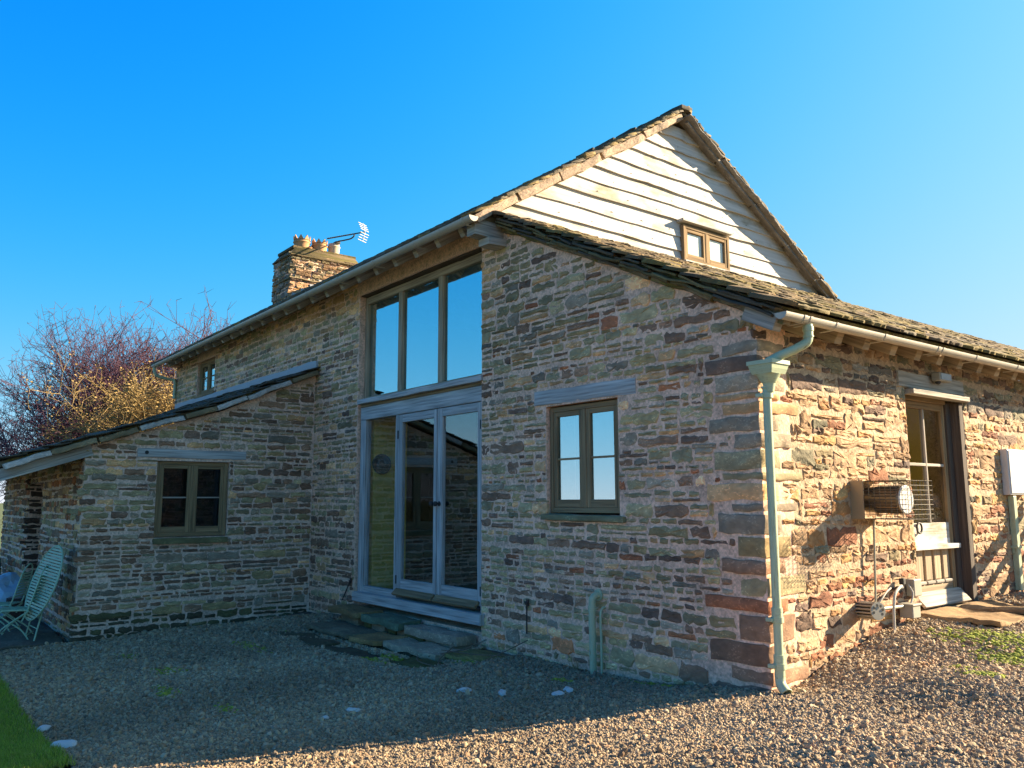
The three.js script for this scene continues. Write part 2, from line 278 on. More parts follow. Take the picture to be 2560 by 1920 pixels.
// ------------------------------------------------------------------ the setting: ground
{
  const nx = 190, nz = 150, x0 = -34, x1 = 13, z0 = -22, z1 = 13, pos = [], uv = [], idx = [];
  for (let j = 0; j <= nz; j++) for (let i = 0; i <= nx; i++) {
    const x = lerp(x0, x1, i / nx), z = lerp(z0, z1, j / nz), e = Math.min(x - x0, x1 - x, z - z0, z1 - z);
    const n = (vn(x * 2.3, z * 2.3, 256, 256, 5) - 0.5) * 0.03;
    pos.push(x, e < 3 ? lerp(-0.7, gh(x, z), e / 3) : gh(x, z) + n - 0.012, z); uv.push(x * 1.1, z * 1.1);
  }
  for (let j = 0; j < nz; j++) for (let i = 0; i < nx; i++) { const a = j * (nx + 1) + i; idx.push(a, a + nx + 1, a + 1, a + 1, a + nx + 1, a + nx + 2); }
  const g = new THREE.BufferGeometry(); g.setAttribute('position', new THREE.Float32BufferAttribute(pos, 3)); g.setAttribute('uv', new THREE.Float32BufferAttribute(uv, 2)); g.setIndex(idx); g.computeVertexNormals();
  const gravelBed = std(col(0.26, 0.195, 0.145), { map: T.gravelMap, bumpMap: T.gravelBump, bumpScale: 0.02 });
  const o = struct(mesh('gravel_yard', g, gravelBed, scene)); tag(o, 'brown gravel yard sloping up to the side door', 'gravel yard');
  const far = new THREE.CircleGeometry(1800, 64); far.rotateX(-Math.PI / 2); far.translate(0, -0.62, 0);
  const fu = far.attributes.uv; for (let i = 0; i < fu.count; i++) fu.setXY(i, fu.getX(i) * 900, fu.getY(i) * 900);
  tag(struct(mesh('field', far, std(col(0.13, 0.17, 0.05), { map: T.grassMap }), scene)), 'green field running to the horizon', 'field');
}

// ------------------------------------------------------------------ the farmhouse
const house = group('stone_farmhouse', scene);
tag(house, 'long stone farmhouse with white boarded gable, tall glazed doors and side lean-to', 'house');
const roofEnd = -18.2, rubble = { house: [], out: [] };
const topA = (u) => u < -3.72 ? 5.14 : 3.26 - 0.47 * u;
const holesA = [[-7.5, -4.13, -0.6, 4.87], [-7.56, -3.6, 4.86, 5.3], [-3.08, -1.44, 2.655, 2.86], [-2.87, -1.72, 1.44, 2.66], [-2.93, -1.63, 1.36, 1.45], [-15.82, -14.53, 4.05, 5.3]];
const holesB = [[2.6, 3.96, -0.3, 2.78], [2.43, 3.98, 2.775, 2.96]];
const wallA = mesh('wall', mortar([[-17.55, -0.9], [0, -0.9], [0, 3.25], [-3.72, 5.0], [-3.72, 5.2], [-17.55, 5.2]], [[-7.5, -4.13, 0, 4.9], [-2.87, -1.72, 1.44, 2.66], [-15.8, -14.55, 4.06, 4.9]], 0.45, PA), M.mortarA, house);
const wallB = mesh('wall', mortar([[0.45, -0.9], [18, -0.9], [18, 3.12], [0.45, 3.12]], [[2.6, 3.96, 0.42, 2.78]], 0.45, PB), M.mortarB, house);
{ // quoins that turn the corner
  const R = rng(5); let v = -0.16, i = 0;
  while (v < 2.98) {
    const h = v < 1.2 ? 0.11 + 0.13 * R() : 0.08 + 0.12 * R(), la = i % 2 ? 0.28 + 0.2 * R() : 0.42 + 0.3 * R(), lb = i % 2 ? 0.36 + 0.26 * R() : 0.2 + 0.12 * R(), y1 = Math.min(v + h, 3.13);
    const gA = new THREE.BoxGeometry(la, y1 - v - 0.018, lb, 9, 4, 8), p = gA.attributes.position;
    for (let k = 0; k < p.count; k++) { // worn, uneven faces
      const x = p.getX(k), y = p.getY(k), z = p.getZ(k), s = 0.024, hx = la / 2, hy = (y1 - v - 0.018) / 2, hz = lb / 2, X = x + 31 + i * 3.1, Y = y + 17 + i * 5.3, Z = z + 11;
      const ex = hx - Math.abs(x) < 1e-4, ey = hy - Math.abs(y) < 1e-4, ez = hz - Math.abs(z) < 1e-4, rd = (ex + ey + ez > 1) ? 0.008 : 0;
      p.setXYZ(k, x + (vn(Y * 11, Z * 11, 256, 256, 1) - 0.5) * s - Math.sign(x) * rd, y + (vn(X * 9, Z * 9, 256, 256, 2) - 0.5) * s * 0.8 - Math.sign(y) * rd, z + (vn(X * 11, Y * 11, 256, 256, 3) - 0.5) * s - Math.sign(z) * rd);
    }
    gA.translate(0.012 + 0.014 * R() - la / 2, (v + y1) / 2, 0.01 + 0.014 * R() - lb / 2); gA.computeVertexNormals();
    const c = pick(R, v < 0.95 ? [['purple', 6], ['red', 1], ['green', 1]] : v > 2.2 ? [['grey', 3], ['buff', 1], ['purple', 1]] : [['green', 4], ['grey', 2], ['buff', 1]]), n = p.count, cc = new Float32Array(n * 3), uv = gA.attributes.uv, ou = R() * 5;
    for (let k = 0; k < n; k++) { cc.set(c, k * 3); uv.setXY(k, (p.getX(k) + p.getZ(k)) * 1.1 + ou, p.getY(k) * 1.6 + ou); }
    gA.setAttribute('color', new THREE.BufferAttribute(cc, 3));
    mesh('quoin', gA, M.stone, wallA);
    holesA.push([-la - 0.006, 0.5, v - 0.01, y1 + 0.002]); holesB.push([-0.5, lb + 0.006, v - 0.01, y1 + 0.002]);
    v += h; i++;
  }
}
const mixA = [['green', 54], ['purple', 17], ['buff', 18], ['grey', 12], ['red', 3]], mixB = [['buff', 62], ['orange', 16], ['red', 10], ['green', 7], ['purple', 3]];
const patch = (c, u, v) => { const k = 0.72 + 0.56 * vn(u * 0.9 + 40, v * 1.1 + 40, 256, 256, 8); return c.map((q) => q * k); };
const tintA = (R, u, v) => patch(pick(R, u < -7.5 ? (v < 1.3 ? [['purple', 50], ['grey', 20], ['green', 22], ['buff', 8]] : [['green', 46], ['buff', 28], ['purple', 14], ['grey', 12]]) : v < 0.9 ? [['purple', 30], ['green', 44], ['buff', 12], ['grey', 12], ['red', 3]] : mixA), u, v);
const tintB = (R, u, v) => pick(R, v < 0.95 ? [['red', 34], ['buff', 36], ['purple', 14], ['orange', 12]] : v > 2.62 ? [['purple', 30], ['green', 30], ['grey', 20], ['buff', 20]] : mixB);
const SA = { rough: 0.01, ragged: 1.5, chamfer: 0.007, corner: [0.05, 0.24], tilt: 0.35 }, SB = { rough: 0.012, crease: 0.6, ragged: 1.9, chamfer: 0.007, back: -0.02, corner: [0.03, 0.14], tilt: 0.4 };
rubble.house.push(
  ...lay(PA, { seed: 11, u0: -4.12, u1: 0, v0: -0.42, v1: 5.2, h: [0.055, 0.17], split: 0.12, joint: 0.026, front: [0.002, 0.012], holes: holesA, top: topA, tint: tintA, stone: SA }).map((s) => ({ ...s, w: wallA, m: M.stone })),
  ...lay(PA, { seed: 12, u0: -17.5, u1: -7.5, v0: -0.5, v1: 5.2, h: [0.055, 0.15], split: 0.115, joint: 0.026, front: [0.002, 0.012], holes: holesA, top: topA, tint: tintA, stone: SA, keep: (u, v) => u > -9.2 || v > 3.85 }).map((s) => ({ ...s, w: wallA, m: M.stone })),
  ...lay(PB, { seed: 13, u0: 0, u1: 13, v0: -0.3, v1: 3.1, h: [0.065, 0.19], split: 0.13, joint: 0.02, front: [0.001, 0.012], holes: holesB, tint: tintB, stone: SB, wave: 0.026 }).map((s) => ({ ...s, w: wallB, m: M.stoneRough })),
);

// ---- joinery
function casement(P, parent, u0, u1, v0, v1, n, wood, glass, o = {}) {
  const w = group('window', parent), f = o.f ?? 0.06, s = o.s ?? 0.045, um = (u0 + u1) / 2, mw = o.m ?? 0.06;
  mesh('frame', [pb(P, u0, u0 + f, v0, v1, n - 0.08, n), pb(P, u1 - f, u1, v0, v1, n - 0.08, n), pb(P, u0 + f, u1 - f, v1 - f, v1, n - 0.08, n - 0.002), pb(P, u0 + f, u1 - f, v0, v0 + f, n - 0.08, n - 0.002), pb(P, um - mw / 2, um + mw / 2, v0 + f, v1 - f, n - 0.08, n - 0.004)], wood, w);
  for (const [a, b] of [[u0 + f, um - mw / 2], [um + mw / 2, u1 - f]]) {
    const c = v0 + f, d = v1 - f, m = n - 0.012, bh = o.bot ?? s * 1.4;
    mesh('sash', [pb(P, a, a + s, c, d, m - 0.05, m), pb(P, b - s, b, c, d, m - 0.05, m), pb(P, a + s, b - s, d - s, d, m - 0.05, m - 0.002), pb(P, a + s, b - s, c, c + bh, m - 0.05, m - 0.002)], wood, w);
    if (o.bar) { const bv = o.bar; mesh('glazing_bar', pb(P, a + s, b - s, bv - 0.011, bv + 0.011, m - 0.045, m - 0.008), o.barMat ?? wood, w); mesh('pane', pb(P, a + s, b - s, c + bh, bv - 0.011, m - 0.032, m - 0.028, 0), glass, w); mesh('pane', pb(P, a + s, b - s, bv + 0.011, d - s, m - 0.032, m - 0.028, 0), glass, w); }
    else mesh('pane', pb(P, a + s, b - s, c + bh, d - s, m - 0.032, m - 0.028, 0), glass, w);
  }
  return w;
}
{ // window beside the glazed doors
  const w = casement(PA, house, -2.86, -1.735, 1.46, 2.645, -0.045, M.oakDull, M.glass, { f: 0.055, m: 0.06, s: 0.055, bar: 2.055, bot: 0.09 });
  mesh('sill', slab(-2.93, -1.63, 1.365, 1.445, -0.2, 0.065, [0.15, 0.165, 0.11], 3), M.stone, w);
  const l = mesh('lintel', warp(bx(-3.07, -1.45, 2.665, 2.85, -0.3, 0.022, 0.012), 0.018, 3), M.oakGrey, house);
}
{ // far upstairs window
  const w = casement(PA, house, -15.78, -14.57, 4.07, 4.89, -0.05, M.oakBrown, M.glass, { f: 0.07, m: 0.09, s: 0.05, bar: 4.5 });
  mesh('sill', pb(PA, -15.86, -14.5, 4.03, 4.085, -0.1, 0.04), M.oakBrown, w);
}
{ // tall screen over the doors
  const s = group('glazed_screen', house), n = -0.1;
  mesh('frame', [pb(PA, -7.5, -7.42, 3.185, 4.87, n - 0.1, n), pb(PA, -4.21, -4.13, 3.185, 4.87, n - 0.1, n), pb(PA, -7.42, -4.21, 4.755, 4.87, n - 0.1, n - 0.003), pb(PA, -7.42, -4.21, 3.185, 3.235, n - 0.1, n - 0.003)], M.oakWeather, s);
  for (const [a, b] of [[-6.445, -6.335], [-5.33, -5.22]]) mesh('mullion', pb(PA, a, b, 3.235, 4.755, n - 0.1, n - 0.004), M.oakWeather, s);
  for (const [a, b] of [[-7.42, -6.445], [-6.335, -5.33], [-5.22, -4.21]]) mesh('pane', pb(PA, a, b, 3.235, 4.755, n - 0.055, n - 0.05, 0), M.glass, s);
  mesh('sill', warp(pb(PA, -7.46, -4.09, 3.105, 3.185, -0.25, 0.045), 0.008, 4), M.oakGrey, s);
  mesh('transom', [pb(PA, -7.45, -4.125, 2.86, 3.06, -0.16, -0.03)], M.oakGrey, s);
  mesh('transom_cap', [pb(PA, -7.45, -4.125, 3.062, 3.104, -0.16, -0.022)], M.oakBrown, s);
  mesh('wall_plate', warp(pb(PA, -7.56, -3.74, 4.872, 5.06, -0.4, -0.02, 0.01), 0.016, 6), M.oakSoffit, house);
}
{ // doors under it
  const n = -0.035, s = group('door_frame', house);
  mesh('post', pb(PA, -7.45, -7.285, 0.2, 2.858, n - 0.1, n), M.oakGrey, s); mesh('post', pb(PA, -6.355, -6.27, 0.2, 2.858, n - 0.1, n), M.oakGrey, s); mesh('post', pb(PA, -4.185, -4.12, 0.12, 2.858, n - 0.1, n + 0.012), M.oakGrey, s);
  mesh('bottom_rail', pb(PA, -7.285, -6.355, 0.2, 0.315, n - 0.09, n - 0.004), M.oakGrey, s);
  mesh('pane', pb(PA, -7.285, -6.355, 0.315, 2.858, n - 0.055, n - 0.05, 0), M.glassDoor, s);
  const th = bx(-7.42, -4.06, 0.085, 0.225, -0.3, 0.075, 0.012); mesh('threshold', [th], M.oakGrey, s);
  for (const [a, b, ga, gb, hand] of [[-6.265, -5.215, -6.155, -5.3, 1], [-5.2, -4.19, -5.085, -4.265, -1]]) {
    const d = group('door', house), m = n + 0.004;
    mesh('stiles', [pb(PA, a, ga, 0.3, 2.85, m - 0.06, m), pb(PA, gb, b, 0.3, 2.85, m - 0.06, m), pb(PA, ga, gb, 2.735, 2.85, m - 0.06, m - 0.002), pb(PA, ga, gb, 0.3, 0.49, m - 0.06, m - 0.002)], M.oakGrey, d);
    mesh('pane', pb(PA, ga, gb, 0.49, 2.735, m - 0.034, m - 0.029, 0), M.glassDoor, d);
    const wb = bx(a + 0.02, b - 0.02, -0.018, 0.018, -0.055, 0.055); wb.rotateX(0.75); wb.translate(0, 0.315, m + 0.042); mesh('weatherboard', wb, M.oakDull, d);
    const kx = hand > 0 ? gb + 0.045 : ga - 0.06;
    const knob = new THREE.SphereGeometry(0.032, 16, 12); knob.translate(kx, 1.556, m + 0.06); mesh('knob', [knob, rod(V(kx, 1.556, m), V(kx, 1.556, m + 0.05), 0.012), rod(V(kx, 1.556, m), V(kx, 1.556, m + 0.006), 0.034, 16)], M.iron, d);
    mesh('hinge', [pb(PA, hand > 0 ? a - 0.012 : b - 0.008, hand > 0 ? a + 0.012 : b + 0.016, 0.42, 0.54, m, m + 0.012), pb(PA, hand > 0 ? a - 0.012 : b - 0.008, hand > 0 ? a + 0.012 : b + 0.016, 2.5, 2.62, m, m + 0.012)], M.iron, d);
  }
  mesh('window_reveal', pb(PA, -7.47, -7.3, 0.23, 4.86, -0.8, -0.2), M.yellowWall, house);
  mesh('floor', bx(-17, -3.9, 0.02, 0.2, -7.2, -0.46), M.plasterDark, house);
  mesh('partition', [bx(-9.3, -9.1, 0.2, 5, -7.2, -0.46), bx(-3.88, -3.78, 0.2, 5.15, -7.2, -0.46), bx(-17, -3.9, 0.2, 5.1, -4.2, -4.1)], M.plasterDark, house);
}
{ // gable window
  const w = casement(PG, house, 3.52, 4.64, 5.235, 5.815, 0.10, M.oakBrown, M.glassClear, { f: 0.055, m: 0.06, s: 0.05 });
  mesh('blind', pb(PG, 3.58, 4.58, 5.3, 5.76, 0.045, 0.05, 0.001), M.white, w);
  mesh('hood', pb(PG, 3.45, 4.67, 5.845, 5.885, 0, 0.16), M.oakGrey, w); mesh('sill', pb(PG, 3.47, 4.7, 5.165, 5.225, 0, 0.17), M.board, w);
}
{ // side door
  const d = group('door', house), n = -0.12, PBm = PB;
  mesh('leaf', [pb(PB, 2.66, 2.84, 0.45, 2.68, n - 0.06, n), pb(PB, 3.66, 3.74, 0.45, 2.68, n - 0.06, n), pb(PB, 2.84, 3.66, 2.6, 2.68, n - 0.06, n - 0.002)], M.oakBrown, d);
  mesh('lock_rail', pb(PB, 2.84, 3.66, 1.1, 1.335, n - 0.06, n - 0.003), M.board, d);
  mesh('glazing_bar', pb(PB, 3.235, 3.265, 1.335, 2.6, n - 0.05, n - 0.006), M.oakPale, d); mesh('glazing_bar', pb(PB, 2.84, 3.66, 1.96, 1.992, n - 0.052, n - 0.009), M.oakPale, d);
  for (const [a, b] of [[2.84, 3.235], [3.265, 3.66]]) for (const [c, e] of [[1.335, 1.96], [1.992, 2.6]]) mesh('pane', pb(PB, a, b, c, e, n - 0.035, n - 0.03, 0), M.glassClear, d);
  mesh('weather_rail', warp(pb(PB, 2.7, 3.78, 1.05, 1.105, n - 0.05, n + 0.06), 0.004, 9), M.board, d);
  mesh('lower_panel', pb(PB, 2.84, 3.66, 0.5, 1.05, n - 0.055, n - 0.03), M.oakDull, d);
  for (let k = 0; k < 4; k++) { const a = 2.86 + k * 0.205; mesh('plank', pb(PB, a, a + 0.15, 0.72, 1.05, n - 0.04, n - 0.012, 0.012), M.oakWeather, d); mesh('ledge', pb(PB, a - 0.02, a + 0.165, 0.68, 0.715, n - 0.04, n + 0.012, 0.012), M.oakPale, d); }
  mesh('kick_board', pb(PB, 2.7, 3.74, 0.47, 0.68, n - 0.045, n - 0.008), M.oakWeather, d);
  const wb = bx(-0.016, 0.016, -0.09, 0.09, -0.53, 0.53); wb.rotateZ(0.75); wb.translate(n + 0.06, 0.535, -3.25); mesh('weatherboard', wb, M.oakPale, d);
  const ring = new THREE.TorusGeometry(0.055, 0.011, 8, 24); ring.rotateY(Math.PI / 2); ring.translate(n + 0.02, 1.285, -2.92); mesh('ring_handle', ring, M.iron, d);
  mesh('door_jamb', [pb(PB, 3.745, 3.85, 0.45, 2.70, n - 0.1, n + 0.02), pb(PB, 3.855, 3.955, 0.45, 2.70, n - 0.1, 0.0)], M.oakDark, house);
  mesh('door_head', pb(PB, 2.62, 3.745, 2.682, 2.775, n - 0.1, n + 0.02), M.oakBrown, house);
  mesh('lintel', warp(pb(PB, 2.44, 3.97, 2.78, 2.955, -0.3, 0.03, 0.01), 0.01, 12), M.oakPale, house);
  mesh('drip_board', pb(PB, 2.62, 3.96, 2.712, 2.768, -0.02, 0.09), M.oakPale, house);
  mesh('partition', [pb(PB, 2.0, 4.6, 0.4, 3, -1.2, -1.1), pb(PB, 3.97, 4.07, 0.4, 3, -1.1, -0.45), pb(PB, 2.4, 2.5, 0.4, 3, -1.1, -0.45)], M.yellowWall, house);
  mesh('doorstep', slab(-0.45, 0.0, 0.36, 0.45, -3.96, -2.62, [0.2, 0.18, 0.14], 8), M.stone, house);
}
{ // boarded gable
  const g = group('gable', house), lv = [7.5, 7.222, 7.011, 6.778, 6.535, 6.312, 6.089, 5.871, 5.626, 5.399, 5.17, 4.98], R = rng(31);
  const uL = (v) => (v - 5.24) / 0.636, uR = (v) => 3.55 + (7.56 - v) / 0.6;
  for (let k = 0; k + 1 < lv.length; k++) {
    const hi = Math.min(lv[k] + 0.035, 7.43), lo = lv[k + 1], n = 28, pos = [], idx = [], uv = [], ph = R() * 20, ou = R() * 4, tn = (R() - 0.5) * 0.008;
    for (let i = 0; i <= n; i++) {
      const t = i / n, ut = lerp(uL(hi), uR(hi), t), ub = lerp(uL(lo), uR(lo), t), wv = (vn(t * 7 + ph, 3, 256, 256, 4) - 0.5) * 0.024 + (vn(t * 25 + ph, 3, 256, 256, 6) - 0.5) * 0.012;
      const P = [[ut, hi, 0.008 + tn], [lerp(ut, ub, 0.5), lerp(hi, lo + wv, 0.5), 0.028 + tn], [ub, lo + wv, 0.046 + tn], [ub, lo + wv, 0.01], [ut, hi, -0.01]];
      for (const [u, v, m] of P) { pos.push(u, v, m); uv.push(u * 0.45 + ou, (v + m) * 0.9 + ou); }
    }
    const q = 5; for (let i = 0; i < n; i++) for (let r = 0; r < q; r++) { const a = i * q + r, b = i * q + (r + 1) % q; idx.push(a, b, b + q, a, b + q, a + q); }
    let bg = new THREE.BufferGeometry(); bg.setAttribute('position', new THREE.Float32BufferAttribute(pos, 3)); bg.setAttribute('uv', new THREE.Float32BufferAttribute(uv, 2)); bg.setIndex(idx); bg = bg.toNonIndexed(); bg.computeVertexNormals(); bg.applyMatrix4(PG.m);
    mesh('weatherboard', bg, M.board, g);
    const nl = []; for (let u = Math.max(uL(hi), uL(lo)) + 0.35; u < uR(hi) - 0.35; u += 0.62) nl.push(rod(V(-3.8 + 0.03, lo + 0.07, -u - R() * 0.05), V(-3.8 + 0.0445 + tn, lo + 0.07, -u), 0.005, 6)); if (nl.length) mesh('nails', nl, M.rust, g);
  }
  const bs = new THREE.Shape([[0.2, 4.9], [7.4, 4.9], [3.6, 7.4]].map(([a, b]) => new THREE.Vector2(a, b))), be = new THREE.ExtrudeGeometry(bs, { depth: 0.05, bevelEnabled: false }); be.translate(0, 0, -0.08); be.applyMatrix4(PG.m);
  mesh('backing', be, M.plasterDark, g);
}
// ---- roofs
function frameOf(O, U, Vv) { const N = new THREE.Vector3().crossVectors(U, Vv), m = new THREE.Matrix4().makeBasis(U, Vv, N).setPosition(O); return { m, O, U, N }; }
const RF = frameOf(V(0, 5.385, 0), V(1, 0, 0), V(0, 0.537, -0.8437).normalize());        // front slope, u = x
const RB = frameOf(V(0, 7.64, -3.55), V(-1, 0, 0), V(0, 0.514, 0.8575).normalize());     // back slope, v = 0 at the ridge
const RL = frameOf(V(0, 3.385, 0), V(0, 0, -1), V(-0.901, 0.4343, 0).normalize());       // lean-to, u = -z
const RO = frameOf(V(0, 3.97, 0), V(1, 0, 0), V(0, 0.375, -0.927).normalize());          // outhouse, u = x
function tiles(P, o) { // rows of stone tiles, eaves upwards
  const R = rng(o.seed), out = []; let v = o.v0, row = 0; const rows = [];
  while (v < o.v1) { const e = lerp(o.e[0], o.e[1], (v - o.v0) / (o.vEnd - o.v0)); rows.push([v, e]); v += e; }
  for (const [v, e] of rows) {
    let u = o.u0 - (o.ragged ? R() * 0.06 : 0);
    while (u < o.u1) {
      const w = o.w[0] + (o.w[1] - o.w[0]) * R(), b = o.clip ? Math.min(u + w, o.u1) : u + w, len = e + 0.09, drop = (R() - 0.5) * 0.035;
      if (b - u > 0.06) {
        const th = 0.02 + 0.018 * R(), g = stoneGeo(R, u + 0.004, b - 0.004, v - 0.02 + drop, v + len, th, { rough: 0.016, ragged: 1.5, chamfer: 0.006, back: -0.006, tilt: 0.06, color: o.color(R, (u + b) / 2, v), uv: 2, raw: true });
        const p = g.attributes.position; for (let k = 0; k < p.count; k++) p.setZ(k, p.getZ(k) + 0.034 * (1 - (p.getY(k) - v) / len) + (o.lift ?? 0));
        g.computeVertexNormals(); out.push({ geo: g.applyMatrix4(P.m), size: seen(P, (u + b) / 2, v + e / 2, w, e) + 1e-9 });
      }
      u += w;
    }
  }
  return out;
}
const mossy = (R, u, v) => { const t = R(), k = 0.75 + 0.5 * R(); return (t < 0.3 ? [0.22, 0.17, 0.06] : t < 0.6 ? [0.17, 0.12, 0.065] : t < 0.8 ? [0.25, 0.17, 0.08] : t < 0.93 ? [0.28, 0.21, 0.06] : [0.3, 0.25, 0.16]).map((c) => c * k); };
const lichen = (R) => { const t = R(), k = 0.8 + 0.4 * R(); return (t < 0.3 ? [0.34, 0.24, 0.09] : t < 0.65 ? [0.24, 0.19, 0.13] : [0.17, 0.14, 0.09]).map((c) => c * k); };
function prism(P, pts, u0, u1) { // a profile (v, n) swept along u
  const s = new THREE.Shape(pts.map(([a, b]) => new THREE.Vector2(a, b))), g = new THREE.ExtrudeGeometry(s, { depth: u1 - u0, bevelEnabled: false });
  const m = new THREE.Matrix4().makeBasis(V(0, 1, 0), V(0, 0, 1), V(1, 0, 0)).setPosition(u0, 0, 0); return g.applyMatrix4(m).applyMatrix4(P.m);
}
const roof = mesh('roof', [prism(RF, [[-0.545, -0.055], [4.2, -0.055], [4.2, 0], [-0.545, 0]], roofEnd, -3.64), prism(RB, [[-5.0, -0.055], [0.02, -0.055], [0.02, 0], [-5.0, 0]], 3.64, -roofEnd)], M.roofBed, house);
const leanRoof = mesh('roof', [prism(RL, [[-0.36, -0.075], [4.15, -0.075], [4.15, 0], [-0.36, 0]], -0.06, 18), prism(frameOf(V(-3.74, 5.185, 0), V(0, 0, 1), V(0.901, 0.4343, 0).normalize()), [[-4.2, -0.07], [0, -0.07], [0, 0], [-4.2, 0]], -18, -7.9)], M.roofBed, house);
{
  const t = [];
  for (const s of [...tiles(RF, { seed: 41, u0: roofEnd, u1: -3.58, v0: -0.59, v1: 4.12, vEnd: 4.2, e: [0.26, 0.15], w: [0.22, 0.5], clip: true, color: lichen, lift: -0.012 }), ...tiles(RF, { seed: 42, u0: -4.3, u1: -3.57, v0: -0.2, v1: 4.1, vEnd: 4.2, e: [0.2, 0.13], w: [0.3, 0.42], clip: true, color: lichen, lift: -0.004 }), ...tiles(RB, { seed: 43, u0: 3.57, u1: 4.2, v0: -5.0, v1: -0.1, vEnd: 0, e: [0.26, 0.16], w: [0.26, 0.42], color: lichen, lift: -0.004 })]) t.push({ ...s, w: roof });
  for (const s of tiles(RL, { seed: 44, u0: -0.16, u1: 16.8, v0: -0.44, v1: 4.1, vEnd: 4.15, e: [0.3, 0.17], w: [0.22, 0.52], ragged: true, color: mossy })) t.push({ ...s, w: leanRoof });
  t.sort((a, b) => b.size - a.size);
  t.slice(0, 300).forEach((s) => mesh('stone_tile', s.geo, M.slate, s.w));
  stuff(mesh('roof_tiles', t.slice(300).map((s) => s.geo), M.slate, house));
  // ridge stones over the gable end
  for (let k = 0; k < 5; k++) { const a = -3.56 - k * 0.5, g = new THREE.CylinderGeometry(0.13, 0.13, 0.48, 10, 1, false, Math.PI * 0.0, Math.PI); g.rotateZ(Math.PI / 2); g.rotateX(0); const q = roughBox(a - 0.48, a, 7.615, 7.70, -3.68, -3.42, 0.02, 50 + k); mesh('ridge_stone', paint(q, [0.14, 0.12, 0.09]), M.slate, roof); }
}
{ // verges: bedding mortar and barge stones under the tile edges
  const R = rng(61), pt = (z) => V(-3.7, 5.315 - 0.636 * z, z), cuts = [0.47, -0.22, -0.95, -1.72, -2.6, -3.52];
  for (let k = 0; k + 1 < cuts.length; k++) { const a = pt(cuts[k]), b = pt(cuts[k + 1] + 0.012); const g = barge(a, b, 0.2, 0.115 + 0.02 * R(), 70 + k); mesh('barge_stone', g, M.verge, roof); }
  const pr = (z) => V(-3.66, 7.555 - 0.6 * (-3.55 - z), z), cr = [-3.56, -4.4, -5.3, -6.2, -7.0, -7.85];
  for (let k = 0; k + 1 < cr.length; k++) mesh('barge_stone', barge(pr(cr[k]), pr(cr[k + 1] + 0.012), 0.28, 0.045 + 0.012 * R(), 80 + k), M.vergeGrey, roof);
  mesh('soffit_board', beam(pr(-3.6).add(V(0.03, -0.055, 0)), pr(-7.75).add(V(0.03, -0.055, 0)), 0.05, 0.05), M.vergeGrey, roof);
  const pl = (x) => V(x, 3.30 - 0.477 * x, 0.045), cl = [0.36, -0.4, -1.15, -1.9, -2.7, -3.66];
  for (let k = 0; k + 1 < cl.length; k++) mesh('verge_mortar', barge(pl(cl[k]).add(V(0, -0.01, -0.03)), pl(cl[k + 1] + 0.01).add(V(0, -0.01, -0.03)), 0.12, 0.11 + 0.03 * R(), 90 + k), M.mossStone, leanRoof);
  for (let L = 0; L < 3; L++) { let x = 0.36 - R() * 0.2; while (x > -3.6) { const w = 0.28 + 0.4 * R(), x1 = Math.max(x - w, -3.66), t = 0.03 + 0.014 * R(), lift = -0.02 + L * 0.04, dz = 0.0 + 0.045 * R() + L * 0.012, c = [[0.17, 0.14, 0.06], [0.13, 0.1, 0.06], [0.22, 0.18, 0.08], [0.1, 0.085, 0.06]][Math.floor(R() * 4)]; mesh('verge_stone', paint(barge(pl(x).add(V(0, lift, dz)), pl(x1 + 0.008).add(V(0, lift + (R() - 0.5) * 0.012, dz)), 0.16, t, 500 + L * 50 - x * 7), c.map((q) => q * 1.3)), M.slate, leanRoof); x -= w; } }
}
function barge(a, b, w, h, seed) { const d = b.clone().sub(a), L = d.length(), g = roughBox(-w / 2, w / 2, -h / 2, h / 2, -L / 2, L / 2, 0.026, seed, 0.07), z = d.normalize(), x = new THREE.Vector3().crossVectors(V(0, 1, 0), z).normalize(), y = new THREE.Vector3().crossVectors(z, x); return g.applyMatrix4(new THREE.Matrix4().makeBasis(x, y, z).setPosition(a.clone().add(b).multiplyScalar(0.5))); }
// rafters' feet
for (let k = 0; k < 24; k++) { const x = -4.0 - k * 0.556; mesh('rafter_foot', beam(V(x, 4.965, 0.425), V(x, 5.25, -0.03), 0.095, 0.15, V(0, 1, 0)), M.oakPale, house); }
mesh('eaves_board', bx(roofEnd + 0.3, -3.75, 5.13, 5.2, -0.02, 0.01), M.oakDull, house);
mesh('rafter_foot', [warp(bx(-3.84, -3.66, 4.84, 5.05, -0.1, 0.45), 0.008, 14)], M.oakPale, house);
mesh('wall_plate', [warp(bx(-3.82, -3.6, 4.74, 4.84, -0.1, 0.28), 0.008, 15)], M.oakPale, house);
const zs = [0.035, -0.45, -0.93, -1.42, -1.93, -2.44, -2.92, -3.4, -3.89, -4.36, -4.85, -5.34, -5.83, -6.3, -6.8, -7.3, -7.8, -8.3, -8.8, -9.3, -9.8, -10.3, -10.8, -11.3, -11.8, -12.3];
zs.forEach((z, k) => mesh('rafter_foot', beam(V(0.265, 3.095, z), V(-0.05, 3.248, z), 0.115, 0.15, V(0, 1, 0)), k ? M.oakWeather : M.oakPale, house));
